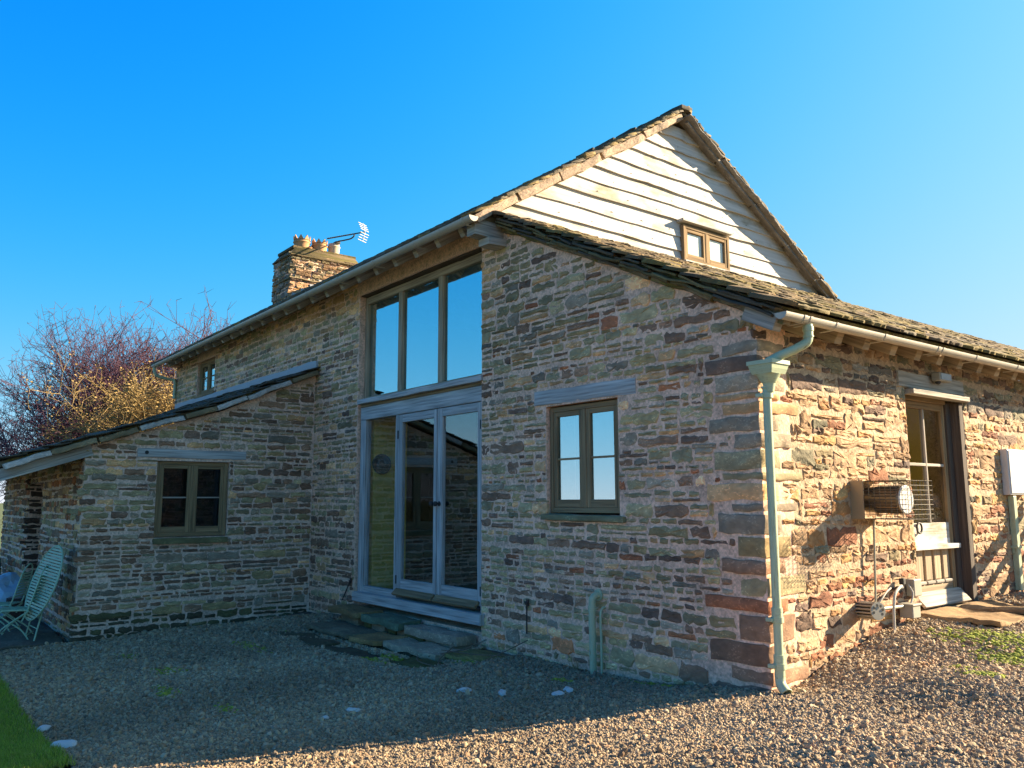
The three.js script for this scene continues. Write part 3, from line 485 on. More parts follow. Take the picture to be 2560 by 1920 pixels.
// gutters: half-round on brackets
function gutterShape(r) { const s = new THREE.Shape(), n = 14; for (let i = 0; i <= n; i++) { const a = Math.PI + Math.PI * i / n; s.lineTo(Math.cos(a) * r, Math.sin(a) * r); } for (let i = n; i >= 0; i--) { const a = Math.PI + Math.PI * i / n; s.lineTo(Math.cos(a) * (r - 0.006), Math.sin(a) * (r - 0.006)); } s.closePath?.(); return s; }
function halfRound(r, L, closed) { const s = new THREE.Shape(), n = 14, p = []; for (let i = 0; i <= n; i++) { const a = Math.PI + Math.PI * i / n; p.push(new THREE.Vector2(Math.cos(a) * r, Math.sin(a) * r)); } if (!closed) for (let i = n; i >= 0; i--) { const a = Math.PI + Math.PI * i / n; p.push(new THREE.Vector2(Math.cos(a) * (r - 0.006), Math.sin(a) * (r - 0.006))); } return new THREE.ExtrudeGeometry(new THREE.Shape(p), { depth: L, bevelEnabled: false, curveSegments: 4 }); }
{
  const g = mesh('gutter', [halfRound(0.068, 14.1).rotateY(-Math.PI / 2).translate(-3.58, 5.035, 0.525), halfRound(0.068, 0.012, true).rotateY(-Math.PI / 2).translate(-3.575, 5.035, 0.525)], M.gutter, house);
  for (let k = 0; k < 13; k++) { const x = -3.74 - k * 1.14; mesh('gutter_bracket', [halfRound(0.074, 0.04).rotateY(-Math.PI / 2).translate(x + 0.02, 5.036, 0.525), bx(x - 0.012, x + 0.012, 4.955, 4.967, 0.38, 0.52)], M.gutter, g); }
  mesh('downpipe', [tube([V(-17.6, 4.99, 0.525), V(-17.6, 4.85, 0.52), V(-17.59, 4.77, 0.46), V(-17.52, 4.69, 0.14), V(-17.5, 4.67, 0.06)], 0.04, 10, 40), tube([V(-17.5, 4.70, 0.06), V(-17.46, 4.62, 0.05), V(-17.46, 4.2, 0.05)], 0.042, 10)], M.green, house);
  const q = mesh('gutter', [halfRound(0.058, 13).rotateY(Math.PI).translate(0.372, 3.155, 0.16), halfRound(0.058, 0.01, true).rotateY(Math.PI).translate(0.372, 3.155, 0.166)], M.gutter, house);
  for (const z of [-0.1, -0.19, -0.6, -1.45, -2.52, -2.62, -3.41, -4.5, -5.4]) mesh('gutter_bracket', [halfRound(0.064, 0.035).rotateY(Math.PI).translate(0.372, 3.156, z), bx(0.25, 0.37, 3.09, 3.1, z - 0.03, z - 0.005)], M.gutter, q);
}
{ // green downpipe with hopper at the corner
  const d = group('downpipe', house), px = 0.078, pz = -0.012, r = 0.037;
  mesh('swan_neck', [tube([V(0.372, 3.10, -0.23), V(0.372, 3.0, -0.23), V(0.365, 2.95, -0.22), V(0.30, 2.89, -0.15), V(0.2, 2.83, -0.05), V(px + 0.03, 2.78, 0.0)], 0.04, 14, 50), rod(V(0.372, 3.04, -0.23), V(0.372, 3.08, -0.23), 0.047, 16), rod(V(0.372, 2.985, -0.23), V(0.372, 3.0, -0.23), 0.046, 16)], M.green, d);
  const hop = []; for (const [y0, y1, a, b] of [[2.755, 2.79, 0.148, 0.148], [2.715, 2.755, 0.128, 0.138], [2.675, 2.715, 0.112, 0.128], [2.60, 2.675, 0.06, 0.105], [2.52, 2.60, 0.04, 0.055]]) {
    const n = y1 - y0 > 0.05 ? 24 : 4, g = new THREE.CylinderGeometry(b * (n === 4 ? 1.25 : 1), a * (n === 4 ? 1.25 : 1), y1 - y0, n, 1); if (n === 4) g.rotateY(Math.PI / 4); hop.push(g.toNonIndexed().translate(px + 0.02, (y0 + y1) / 2, pz - 0.01)); }
  hop.forEach((g) => g.computeVertexNormals());
  mesh('hopper', hop, M.green, d);
  mesh('pipe', [rod(V(px, 0.13, pz), V(px, 2.56, pz), r, 20), rod(V(px, 0.585, pz), V(px, 0.7, pz), 0.046, 20), rod(V(px, 0.2, pz), V(px, 0.32, pz), 0.046, 20)], M.green, d);
  for (const y of [0.58, 0.205, 2.47]) mesh('pipe_clip', [rod(V(px, y, pz), V(px, y + 0.045, pz), 0.052, 20), bx(0.01, px, y + 0.006, y + 0.04, pz + 0.03, pz + 0.075, 0.008), rod(V(px, y + 0.085, pz), V(px, y + 0.1, pz), 0.047, 20)], M.green, d);
  mesh('shoe', [tube([V(px, 0.22, pz), V(px, 0.12, pz), V(px + 0.015, 0.08, pz + 0.01), V(px + 0.075, 0.03, pz + 0.03)], 0.043, 16, 24), new THREE.TorusGeometry(0.043, 0.006, 8, 20).applyQuaternion(new THREE.Quaternion().setFromUnitVectors(V(0, 0, 1), V(0.7, -0.6, 0.25).normalize())).translate(px + 0.076, 0.03, pz + 0.031)], M.green, d);
}
{ // chimney on the far gable
  const c = mesh('chimney', [bx(-18.28, -17.06, 6.3, 8.46, -4.86, -2.79)], M.mortarA, house), PC = panel(V(-17.06, 0, 0), V(0, 0, -1), V(1, 0, 0)), PD = panel(V(0, 0, -2.79), V(1, 0, 0), V(0, 0, 1));
  const o = { v0: 6.9, v1: 8.43, h: [0.06, 0.16], split: 0.12, joint: 0.02, front: [0.0, 0.05], stone: SB, wave: 0.02 };
  const st = [...lay(PC, { ...o, seed: 51, u0: 2.78, u1: 4.87, tint: (R, u, v) => pick(R, v < 7.7 ? [['buff', 6], ['orange', 1]] : [['buff', 4], ['green', 4], ['purple', 2]]).map((c) => c * (v < 7.7 ? 1.1 : 0.66)) }), ...lay(PD, { ...o, seed: 52, u0: -18.29, u1: -17.05, tint: (R) => pick(R, [['green', 4], ['grey', 4], ['buff', 2]]) })];
  st.forEach((s) => rubble.house.push({ ...s, w: c, m: M.stoneRough, sub: 'chimney' }));
  const g = new THREE.CylinderGeometry(0.9, 1.06, 0.24, 4, 2); g.rotateY(Math.PI / 4); g.scale(0.88, 1, 1.45); g.translate(-17.67, 8.56, -3.83);
  mesh('flaunching', [g, bx(-18.24, -17.12, 8.66, 8.74, -4.8, -2.85, 0.01), bx(-18.34, -17.0, 8.42, 8.46, -4.92, -2.73, 0.01)], std(col(0.5, 0.44, 0.30), { map: T.mossMap, bumpMap: T.mortarBump, bumpScale: 0.02 }), c);
  mesh('drip_course', [warp(bx(-18.3, -16.99, 7.74, 7.79, -4.9, -2.72), 0.02, 33)], M.vergeDark, c);
  mesh('flashing', [0, 1, 2, 3].map((k) => bx(-17.08, -17.02, 7.0 + k * 0.16, 7.34 + k * 0.16, -3.1 - k * 0.26, -2.82 - k * 0.26)), M.lead, c);
  const pot = (x, z, r, crown, h) => {
    const L = new THREE.LatheGeometry([[r * 0.95, 0], [r, h * 0.35], [r * 1.02, h * 0.62], [r * 1.14, h * 0.68], [r * 1.14, h * 0.76], [r * 1.0, h * 0.8], [r * 1.02, h], [r * 0.86, h], [r * 0.82, h * 0.3]].map(([a, b]) => new THREE.Vector2(a, b)), 28), parts = [L];
    if (crown) for (let k = 0; k < 8; k++) { const s = new THREE.Shape([[-0.36 * r, 0], [0.36 * r, 0], [0, r * 0.62]].map(([a, b]) => new THREE.Vector2(a, b))), e = new THREE.ExtrudeGeometry(s, { depth: 0.03, bevelEnabled: false }); e.rotateX(0.12).translate(0, h - 0.01, r * 0.93).rotateY(k * Math.PI / 4 + 0.25); parts.push(e); }
    mesh('chimney_pot', parts.map((p) => p.translate(x, 8.72, z)), crown ? M.terracotta : M.paleClay, c);
  };
  pot(-17.35, -3.2, 0.215, true, 0.27); pot(-17.3, -3.72, 0.2, true, 0.25); pot(-17.85, -3.62, 0.2, true, 0.25); pot(-17.3, -4.17, 0.16, false, 0.32);
}
mesh('wall', [bx(-17.55, -17.1, -0.8, 5.3, -7.5, -0.46), bx(-17.1, -3.9, -0.8, 5.1, -7.5, -7.1), bx(-7.6, -0.46, -0.8, 3.3, -18, -17.6), bx(-7.7, -7.3, -0.8, 3.3, -17.6, -7.6)], M.mortarA, house);
{ const s = new THREE.Shape([[-0.4, 5.0], [7.55, 5.0], [3.6, 7.5]].map(([a, b]) => new THREE.Vector2(a, b))), g = new THREE.ExtrudeGeometry(s, { depth: 0.3, bevelEnabled: false }); g.applyMatrix4(panel(V(-17.5, 0, 0), V(0, 0, -1), V(1, 0, 0)).m); mesh('wall', g, M.mortarA, house); }

// ------------------------------------------------------------------ the outhouse built against the front
const out = group('stone_outhouse', scene);
tag(out, 'low stone lean-to outhouse with one dark window, built against the front of the farmhouse', 'outhouse');
const under = [[-0.02, 3.79], [0.95, 3.36], [1.6, 3.06], [2.575, 2.735], [3.77, 2.33], [4.66, 2.02]];
const yu = (z) => { for (let i = 0; i + 1 < under.length; i++) if (z <= under[i + 1][0] || i === under.length - 2) { const [a, b] = under[i], [c, d] = under[i + 1]; return lerp(b, d, (z - a) / (c - a)); } };
const ow = mesh('wall', mortar([[-3.58, -0.9], [-0.005, -0.9], [-0.005, 3.78], [-0.95, 3.36], [-1.6, 3.06], [-2.575, 2.735], [-3.58, 2.39]], [[-2.57, -1.45, 1.05, 2.225]], 0.45, PO), M.mortarC, out);
const of = mesh('wall', mortar([[-17.5, -0.9], [-9.552, -0.9], [-9.552, 2.38], [-17.5, 2.38]], [[-14, -12.5, -0.5, 1.95]], 0.5, PF), M.mortarC, out);
mesh('recess_wall', [bx(-14.6, -11.9, -0.8, 2.4, 2.2, 2.4)], M.mortarC, out);
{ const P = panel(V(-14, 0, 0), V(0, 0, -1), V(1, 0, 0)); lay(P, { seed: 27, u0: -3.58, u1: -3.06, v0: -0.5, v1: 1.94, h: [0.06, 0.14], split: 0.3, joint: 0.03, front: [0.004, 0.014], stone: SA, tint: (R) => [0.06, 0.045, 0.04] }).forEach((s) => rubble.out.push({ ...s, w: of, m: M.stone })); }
const holesO = [[-2.57, -1.45, 0.93, 2.23], [-2.88, -1.18, 2.25, 2.42]];
const tintO = (R, u, v) => v < -0.05 ? [[0.07, 0.075, 0.04], [0.1, 0.1, 0.055], [0.05, 0.05, 0.035]][Math.floor(R() * 3)] : pick(R, v < 1.1 ? [['purple', 40], ['grey', 34], ['green', 22], ['buff', 5]] : [['green', 34], ['grey', 26], ['purple', 32], ['buff', 8]]);
rubble.out.push(
  ...lay(PO, { seed: 21, u0: -3.56, u1: -0.02, v0: -0.55, v1: 3.8, h: [0.06, 0.15], split: 0.12, joint: 0.028, front: [0.006, 0.016], holes: holesO, top: (u) => yu(-u) - 0.01, tint: tintO, stone: SA }).map((s) => ({ ...s, w: ow, m: M.stone })),
  ...lay(PF, { seed: 22, u0: -17.5, u1: -9.12, v0: -0.55, v1: 2.36, h: [0.07, 0.15], split: 0.13, joint: 0.036, front: [0.006, 0.016], holes: [[-14, -12.5, -0.6, 1.95]], tint: (R) => pick(R, [['purple', 40], ['red', 14], ['buff', 20], ['green', 20]]), stone: SA }).map((s) => ({ ...s, w: of, m: M.stone })),
);
{
  const w = casement(PO, out, -2.56, -1.46, 1.06, 2.22, -0.045, M.oakDull, M.glassDull, { f: 0.06, m: 0.06, s: 0.05, bar: 1.66, bot: 0.09, barMat: M.oakPale });
  mesh('sill', paint(roughBox(-9.3, -9.035, 0.945, 1.045, 1.44, 2.58, 0.012, 44), [0.12, 0.125, 0.07]), M.stone, w);
  mesh('lintel', roughBox(-9.4, -9.072, 2.262, 2.412, 1.19, 2.875, 0.014, 45), M.oakGrey, out);
  mesh('peg_hole', rod(V(-9.075, 2.345, 2.74), V(-9.062, 2.345, 2.74), 0.028, 14), M.iron, out);
  mesh('partition', bx(-10.4, -10.3, -0.5, 2.6, 0.02, 3.0), M.plasterDark, out);
  // roof
  const prof = [...under.map(([z, y]) => [z, y + 0.05]), ...under.slice().reverse().map(([z, y]) => [z, y + 0.13])], s = new THREE.Shape(prof.map(([z, y]) => new THREE.Vector2(-z, y)));
  const g = new THREE.ExtrudeGeometry(s, { depth: 8.75, bevelEnabled: false }); g.applyMatrix4(panel(V(-17.8, 0, 0), V(0, 0, -1), V(1, 0, 0)).m); const r = mesh('roof', g, M.roofBed, out);
  const R = rng(63), cz = [0.03, 0.5, 1.25, 1.75, 2.25, 2.9, 3.45, 4.05, 4.64], wh = [0, 1, 1, 0, 1, 0, 0, 1];
  for (let k = 0; k + 1 < cz.length; k++) { const a = V(-8.99, yu(cz[k]) + 0.055, cz[k]), b = V(-8.99, yu(cz[k + 1] - 0.015) + 0.055, cz[k + 1] - 0.006); mesh('verge_stone', barge(a, b, 0.14, 0.095, 100 + k), wh[k] ? M.lime : M.vergeDark, r); }
  const tl = []; let z = 4.66; while (z > 0.1) { const e = 0.24 + 0.1 * R(), b = z - e; for (let x = -8.9, i = 0; i < 3 || x > -17.5; i++) { const w = 0.3 + 0.25 * R(), a0 = V(x - w / 2, yu(z) + 0.165, z + 0.02), a1 = V(x - w / 2, yu(Math.max(b, 0)) + 0.15, Math.max(b, 0) - 0.06); tl.push(paint(barge(a0, a1, w - 0.01, 0.03, 120 + tl.length), i ? [0.1, 0.09, 0.06] : [0.12, 0.105, 0.075])); tl[tl.length - 1].near = i < 3; x -= w; } z = b; }
  tl.filter((q) => q.near).forEach((q) => mesh('stone_tile', q, M.slate, r)); stuff(mesh('roof_tiles', tl.filter((q) => !q.near), M.slate, out));
  mesh('flashing', warp(bx(-17.4, -9.02, 3.9, 4.05, -0.03, 0.045), 0.014, 46), M.lead, out);
  mesh('barge_board', [beam(V(-9.12, yu(3.5) - 0.06, 3.5), V(-9.12, yu(4.66) - 0.06, 4.66), 0.07, 0.17, V(0, 1, 0))], M.oakGrey, out);
  for (let k = 0; k < 8; k++) { const x = -10 - k * 1.0; mesh('rafter_foot', beam(V(x, yu(3.4) - 0.03, 3.4), V(x, yu(4.6) - 0.03, 4.6), 0.09, 0.12), M.oakDark, out); }
}
// stones: the 300 of each building that show largest are parts, the rest one part
for (const [k, root] of [['house', house], ['out', out]]) {
  const a = rubble[k].sort((p, q) => q.size - p.size);
  a.slice(0, 300).forEach((s) => mesh('stone', s.geo, s.m, s.w));
  const ms = [M.stone, M.stoneRough].map((m) => [m, a.slice(300).filter((s) => s.m === m).map((s) => s.geo)]).filter(([, g]) => g.length);
  const all = new THREE.Mesh(mergeGeometries(ms.map(([, g]) => merge(g)), true), ms.map(([m]) => m)); all.name = numbered('rubble_stones'); all.castShadow = all.receiveShadow = true; root.add(stuff(all));
  console.log(k, 'stones', a.length);
}
// ------------------------------------------------------------------ steps, flagstones, stones on the ground
{
  const s = tag(group('door_steps', scene), 'two worn stone steps of mossy slabs below the glazed doors', 'steps');
  const top = [[-7.5, -6.5, -0.07, 0.035, 0.02, 0.44, [0.15, 0.11, 0.055]], [-6.49, -5.42, -0.1, 0.015, 0.03, 0.4, [0.07, 0.115, 0.085]], [-5.4, -4.16, -0.15, -0.02, 0.03, 0.36, [0.19, 0.18, 0.155]]];
  top.forEach(([a, b, c, d, e, f, k], i) => mesh('slab', slab(a, b, c, d, e, f, k, 200 + i, 0.03), M.stone, s));
  const low = [[-7.25, -5.98, -0.235, -0.155, 0.3, 0.9, [0.10, 0.105, 0.08]], [-5.97, -5.3, -0.245, -0.16, 0.32, 0.86, [0.2, 0.145, 0.07]], [-5.29, -4.04, -0.265, -0.165, 0.3, 0.74, [0.21, 0.21, 0.175]]];
  low.forEach(([a, b, c, d, e, f, k], i) => mesh('slab', slab(a, b, c, d, e, f, k, 210 + i, 0.03), M.stone, s));
  const R = rng(81); let x = -7.3; while (x < -4.2) { const w = 0.2 + 0.3 * R(); mesh('riser_stone', slab(x, Math.min(x + w, -4.2), -0.27, -0.06 - 0.03 * R(), 0.06, 0.3 + 0.06 * R(), R() < 0.4 ? [0.06, 0.06, 0.02] : [0.15, 0.13, 0.1], 220 + x, 0.03), M.stone, s); x += w + 0.02; }
  x = -7.1; while (x < -4.2) { const w = 0.25 + 0.35 * R(); mesh('riser_stone', slab(x, Math.min(x + w, -4.12), -0.42, -0.235, 0.36, 0.68 + 0.05 * R(), [0.06, 0.055, 0.03], 240 + x, 0.03), M.stone, s); x += w + 0.03; }
}
{
  const flag = (x0, x1, z0, z1, c, seed, lbl, rot = 0, lift = 0.03) => { const y = gh((x0 + x1) / 2, (z0 + z1) / 2) + lift, g = slab(x0, x1, y - 0.07, y, z0, z1, c, seed, 0.05); const o = struct(mesh('flagstone', g, M.stone, scene)); tag(o, lbl, 'flagstone'); return o; };
  const gm = [0.06, 0.07, 0.022], dk = [0.05, 0.052, 0.032];
  flag(-4.55, -3.72, 0.72, 1.16, gm, 301, 'mossy flagstone in front of the lower step, nearest the gravel');
  flag(-4.05, -3.3, 0.06, 0.62, [0.12, 0.125, 0.05], 302, 'mossy flagstone against the wall right of the steps');
  flag(-5.8, -4.62, 0.92, 1.3, dk, 303, 'dark damp flagstone below the middle of the lower step');
  flag(-7.3, -5.85, 0.98, 1.35, dk, 304, 'dark damp flagstone below the brown slab of the lower step');
  const bf = [0.2, 0.145, 0.085];
  flag(0.02, 0.86, -3.2, -2.46, bf, 311, 'buff flagstone outside the side door, closest to the corner downpipe', 0, 0.05);
  flag(0.02, 0.8, -4.12, -3.24, bf, 312, 'buff flagstone outside the side door, under the meter cabinet side', 0, 0.05);
  flag(0.9, 2.0, -3.55, -2.75, bf, 313, 'buff flagstone further out on the side door path', 0, 0.05);
  flag(0.84, 1.9, -4.5, -3.6, [0.3, 0.26, 0.13], 314, 'mossy buff flagstone at the far edge of the side door path', 0, 0.05);
  flag(-13.2, -9.05, 3.66, 4.62, [0.07, 0.07, 0.06], 315, 'long dark paving slab under the folding chairs', 0, 0.03);
  const ws = [[-3.88, 4.74, 0.07, 'small white stone at the lawn edge, farther of two'], [-2.98, 4.74, 0.10, 'long white stone at the lawn edge near the bottom corner'], [-2.42, 2.86, 0.04, 'tiny white stone alone in the middle of shaded gravel'], [-2.46, 2.58, 0.06, 'pale long stone just beyond the tiny white stone'], [-2.38, 1.47, 0.08, 'flat white stone farthest left of the pair before the wall'], [-2.05, 1.26, 0.07, 'white stone below the green standpipe'], [-1.42, 1.12, 0.06, 'bright white stone near the shadow edge'], [-1.47, 0.95, 0.07, 'flat pale stone behind the bright white stone']];
  ws.forEach(([x, z, r, l], i) => { const R = rng(400 + i), g = new THREE.IcosahedronGeometry(1, 2), p = g.attributes.position; for (let k = 0; k < p.count; k++) { const n = 0.8 + 0.5 * vn(p.getX(k) * 1.5 + 20 + i, p.getY(k) * 1.5 + 20 + p.getZ(k), 256, 256, 3); p.setXYZ(k, p.getX(k) * n * r * 0.95, p.getY(k) * n * r * 0.4, p.getZ(k) * n * r * 0.55); } g.computeVertexNormals(); g.rotateY(R() * 3); const o = mesh('white_stone', g, M.white, scene); o.position.set(x, gh(x, z) + 0.028, z); tag(o, l, 'stone', 'white stones on the gravel'); });
}
// ------------------------------------------------------------------ fittings on the side wall
{
  const f = tag(group('boiler_flue', scene), 'boiler flue terminal in a square wire guard on the sunlit wall', 'flue');
  const y = 1.592, z0 = -1.395, z1 = -1.87, zc = -1.62;
  mesh('side_plate', [bx(0, 0.135, 1.41, 1.77, z0 - 0.006, z0 + 0.004, 0.001), bx(0, 0.135, 1.766, 1.772, z1, z0, 0.001), bx(0, 0.135, 1.408, 1.413, z1, z0, 0.001)], std(col(0.34, 0.27, 0.18), { metalness: 0.4, roughness: 0.5 }), f);
  const L = new THREE.LatheGeometry([[0.0, 0], [0.105, 0], [0.12, 0.02], [0.12, 0.36], [0.112, 0.38]].map(([a, b]) => new THREE.Vector2(a, b)), 28); L.rotateZ(-Math.PI / 2); L.translate(0.03, y, zc);
  const ribs = []; for (let k = 0; k < 24; k++) { const a = k / 24 * Math.PI * 2; ribs.push(rod(V(0.15, y + Math.cos(a) * 0.124, zc + Math.sin(a) * 0.124), V(0.39, y + Math.cos(a) * 0.124, zc + Math.sin(a) * 0.124), 0.005, 5)); }
  mesh('terminal', L, std(col(0.2, 0.16, 0.11), { metalness: 0.8, roughness: 0.4 }), f); mesh('louvres', ribs, M.wire, f);
  const cap = new THREE.CylinderGeometry(0.128, 0.128, 0.012, 28); cap.rotateZ(Math.PI / 2); cap.translate(0.43, y, zc); mesh('end_cap', [cap, new THREE.TorusGeometry(0.128, 0.008, 8, 28).rotateY(Math.PI / 2).translate(0.425, y, zc)], M.white, f);
  const w = []; const X1 = 0.56; for (let k = 0; k <= 8; k++) { const t = k / 8, yy = lerp(1.412, 1.768, t), zz = lerp(z0, z1, t); for (const z of [z0, z1]) w.push(rod(V(0.135, yy, z), V(X1, yy, z), 0.0025, 4)); w.push(rod(V(X1, yy, z0), V(X1, yy, z1), 0.0025, 4)); for (const q of [1.412, 1.768]) w.push(rod(V(0.135, q, zz), V(X1, q, zz), 0.0025, 4)); w.push(rod(V(X1, 1.412, zz), V(X1, 1.768, zz), 0.0025, 4)); }
  for (let k = 0; k <= 8; k++) { const x = lerp(0.135, X1, k / 8); for (const z of [z0, z1]) w.push(rod(V(x, 1.412, z), V(x, 1.768, z), 0.0025, 4)); for (const q of [1.412, 1.768]) w.push(rod(V(x, q, z0), V(x, q, z1), 0.0025, 4)); }
  mesh('wire_guard', w, M.wire, f);
  tag(mesh('heating_pipe', [rod(V(0.06, 0.62, -1.63), V(0.06, 1.41, -1.69), 0.011, 10), tube([V(0.06, 0.62, -1.63), V(0.06, 0.58, -1.63), V(0.06, 0.555, -1.66), V(0.06, 0.55, -1.72)], 0.013, 8), rod(V(0.06, 0.55, -1.72), V(0.08, 0.545, -2.1), 0.019, 10), rod(V(0.01, 1.1, -1.67), V(0.062, 1.1, -1.668), 0.012, 8), rod(V(0.01, 0.83, -1.65), V(0.062, 0.83, -1.648), 0.012, 8)], std(col(0.36, 0.33, 0.24), { metalness: 0.3, roughness: 0.5 }), scene), 'thin vertical pipe dropping from the boiler flue along the wall', 'pipe');
}
{
  const v = tag(group('vent_terminal', scene), 'small drum-shaped slotted vent near the foot of the sunlit wall', 'vent');
  const a = V(0.0, 0.56, -1.44), b = V(0.22, 0.575, -1.36), d = b.clone().sub(a).normalize(), p = V(0, 1, 0), q = new THREE.Vector3().crossVectors(d, p), at = (t, r, w) => a.clone().lerp(b, t).addScaledVector(p, Math.cos(w) * r).addScaledVector(q, Math.sin(w) * r), bars = [];
  for (let k = 0; k < 14; k++) { const w = k / 14 * 6.283; bars.push(rod(at(0, 0.072, w), at(1, 0.072, w), 0.0095, 6)); }
  mesh('body', rod(a, b, 0.06, 20), M.iron, v); mesh('slats', bars, M.cream, v);
  mesh('end_disc', rod(b, b.clone().addScaledVector(d, 0.012), 0.082, 26), M.cream, v);
  const h = []; for (let k = 0; k < 8; k++) { const w = k / 8 * 6.283 + 0.2, c = at(1, 0.052, w).addScaledVector(d, 0.0125); h.push(rod(c, c.clone().addScaledVector(d, 0.002), 0.013, 10)); } mesh('holes', h, M.iron, v);
}
{
  const g = tag(group('drain_pipework', scene), 'grey hoses and small pipe fittings at the foot of the wall by the side door', 'pipework');
  mesh('hose', [tube([V(0.16, 0.34, -1.76), V(0.155, 0.55, -1.78), V(0.14, 0.68, -1.85), V(0.11, 0.735, -2.0), V(0.07, 0.74, -2.12), V(0.03, 0.73, -2.2)], 0.014, 8, 40), tube([V(0.05, 0.74, -2.3), V(0.09, 0.66, -2.3), V(0.1, 0.58, -2.24), V(0.09, 0.53, -2.2)], 0.009, 7, 24), tube([V(0.05, 0.56, -1.6), V(0.09, 0.64, -1.68), V(0.08, 0.7, -1.8), V(0.05, 0.73, -1.95)], 0.008, 7, 24)], std(col(0.45, 0.42, 0.36)), g);
  mesh('valve', [bx(0.03, 0.08, 0.75, 0.81, -2.2, -2.15), rod(V(0.06, 0.72, -2.05), V(0.06, 0.72, -2.15), 0.022, 10)], M.iron, g);
  mesh('gully', [bx(0.03, 0.17, 0.43, 0.56, -2.28, -2.12, 0.012), bx(0.02, 0.18, 0.55, 0.57, -2.29, -2.11, 0.006)], M.cream, g);
  mesh('junction_box', bx(0.0, 0.09, 0.62, 0.79, -2.5, -2.34, 0.012), M.cream, g);
}
{
  const l = tag(group('floodlight', scene), 'boxy white floodlight fixed to the timber lintel over the side door', 'light');
  mesh('housing', [bx(0.03, 0.06, 2.87, 2.97, -3.32, -3.2), bx(0.05, 0.15, 2.885, 2.985, -3.4, -3.12, 0.015)], M.cream, l);
  mesh('glass_front', bx(0.15, 0.155, 2.9, 2.97, -3.38, -3.14, 0.001), std(col(0.12, 0.13, 0.14), { roughness: 0.1 }), l);
  mesh('sensor', new THREE.SphereGeometry(0.03, 14, 10).translate(0.1, 2.88, -3.17), M.iron, l);
  const m = tag(group('meter_cabinet', scene), 'pale flat meter cabinet on the side wall at the picture edge', 'cabinet');
  mesh('body', bx(0, 0.09, 1.64, 2.2, -5.4, -4.86, 0.012), M.white, m); mesh('door', bx(0.09, 0.1, 1.66, 2.18, -5.38, -4.88, 0.005), M.white, m);
  tag(mesh('cable_duct', [bx(0.005, 0.075, 0.5, 1.63, -5.06, -4.97, 0.008), bx(0.0, 0.085, 1.0, 1.03, -5.075, -4.955, 0.004)], M.green, scene), 'grey green cable duct below the meter cabinet', 'duct');
}
{
  const s = tag(group('standpipe', scene), 'short green standpipe with a thin second pipe against the shaded wall', 'pipe');
  mesh('pipe', [tube([V(-2.05, -0.34, 0.1), V(-2.05, 0.1, 0.1), V(-2.05, 0.53, 0.1), V(-2.048, 0.6, 0.09), V(-2.045, 0.625, 0.04), V(-2.045, 0.625, -0.02)], 0.036, 14, 60), rod(V(-2.05, 0.47, 0.1), V(-2.05, 0.52, 0.1), 0.043, 16), rod(V(-2.045, 0.625, 0.0), V(-2.045, 0.625, 0.02), 0.06, 18)], M.green, s);
  mesh('thin_pipe', tube([V(-1.965, -0.34, 0.06), V(-1.965, 0.2, 0.06), V(-1.965, 0.46, 0.06), V(-1.97, 0.5, 0.03), V(-1.97, 0.51, -0.02)], 0.013, 10, 40), M.green, s);
  const hook = (x, y0, y1, dx, l) => { const h = tag(group('iron_stay', scene), l, 'iron stay', ''); delete h.userData.group; mesh('bar', [rod(V(x, y1, 0.035), V(x + dx, y0, 0.04), 0.009, 8), new THREE.SphereGeometry(0.022, 10, 8).translate(x, y1, 0.035)], M.rust, h); mesh('bracket', [bx(x - 0.018, x + 0.018, y1 - 0.03, y1 + 0.05, 0.01, 0.035), rod(V(x - 0.05, y1 + 0.015, 0.03), V(x + 0.04, y1 + 0.02, 0.04), 0.008, 7)], M.rust, h); };
  hook(-3.2, 0.1, 0.43, 0.004, 'rusty iron door stay hanging on the wall right of the steps'); hook(-7.56, 0.06, 0.36, -0.24, 'slanting iron door stay on the wall left of the doors');
  const pl = tag(group('wall_plaque', scene), 'round dark decorative plaque on the yellow wall inside the side pane', 'plaque');
  mesh('disc', rod(V(-7.3, 2.17, -0.33), V(-7.275, 2.17, -0.33), 0.16, 32), std(col(0.05, 0.06, 0.07), { roughness: 0.5 }), pl); mesh('rim', new THREE.TorusGeometry(0.15, 0.012, 8, 36).rotateY(Math.PI / 2).translate(-7.272, 2.17, -0.33), M.iron, pl); mesh('relief', [new THREE.TorusGeometry(0.07, 0.02, 8, 24, 4).rotateY(Math.PI / 2).translate(-7.272, 2.16, -0.33)], std(col(0.13, 0.14, 0.15)), pl);
}
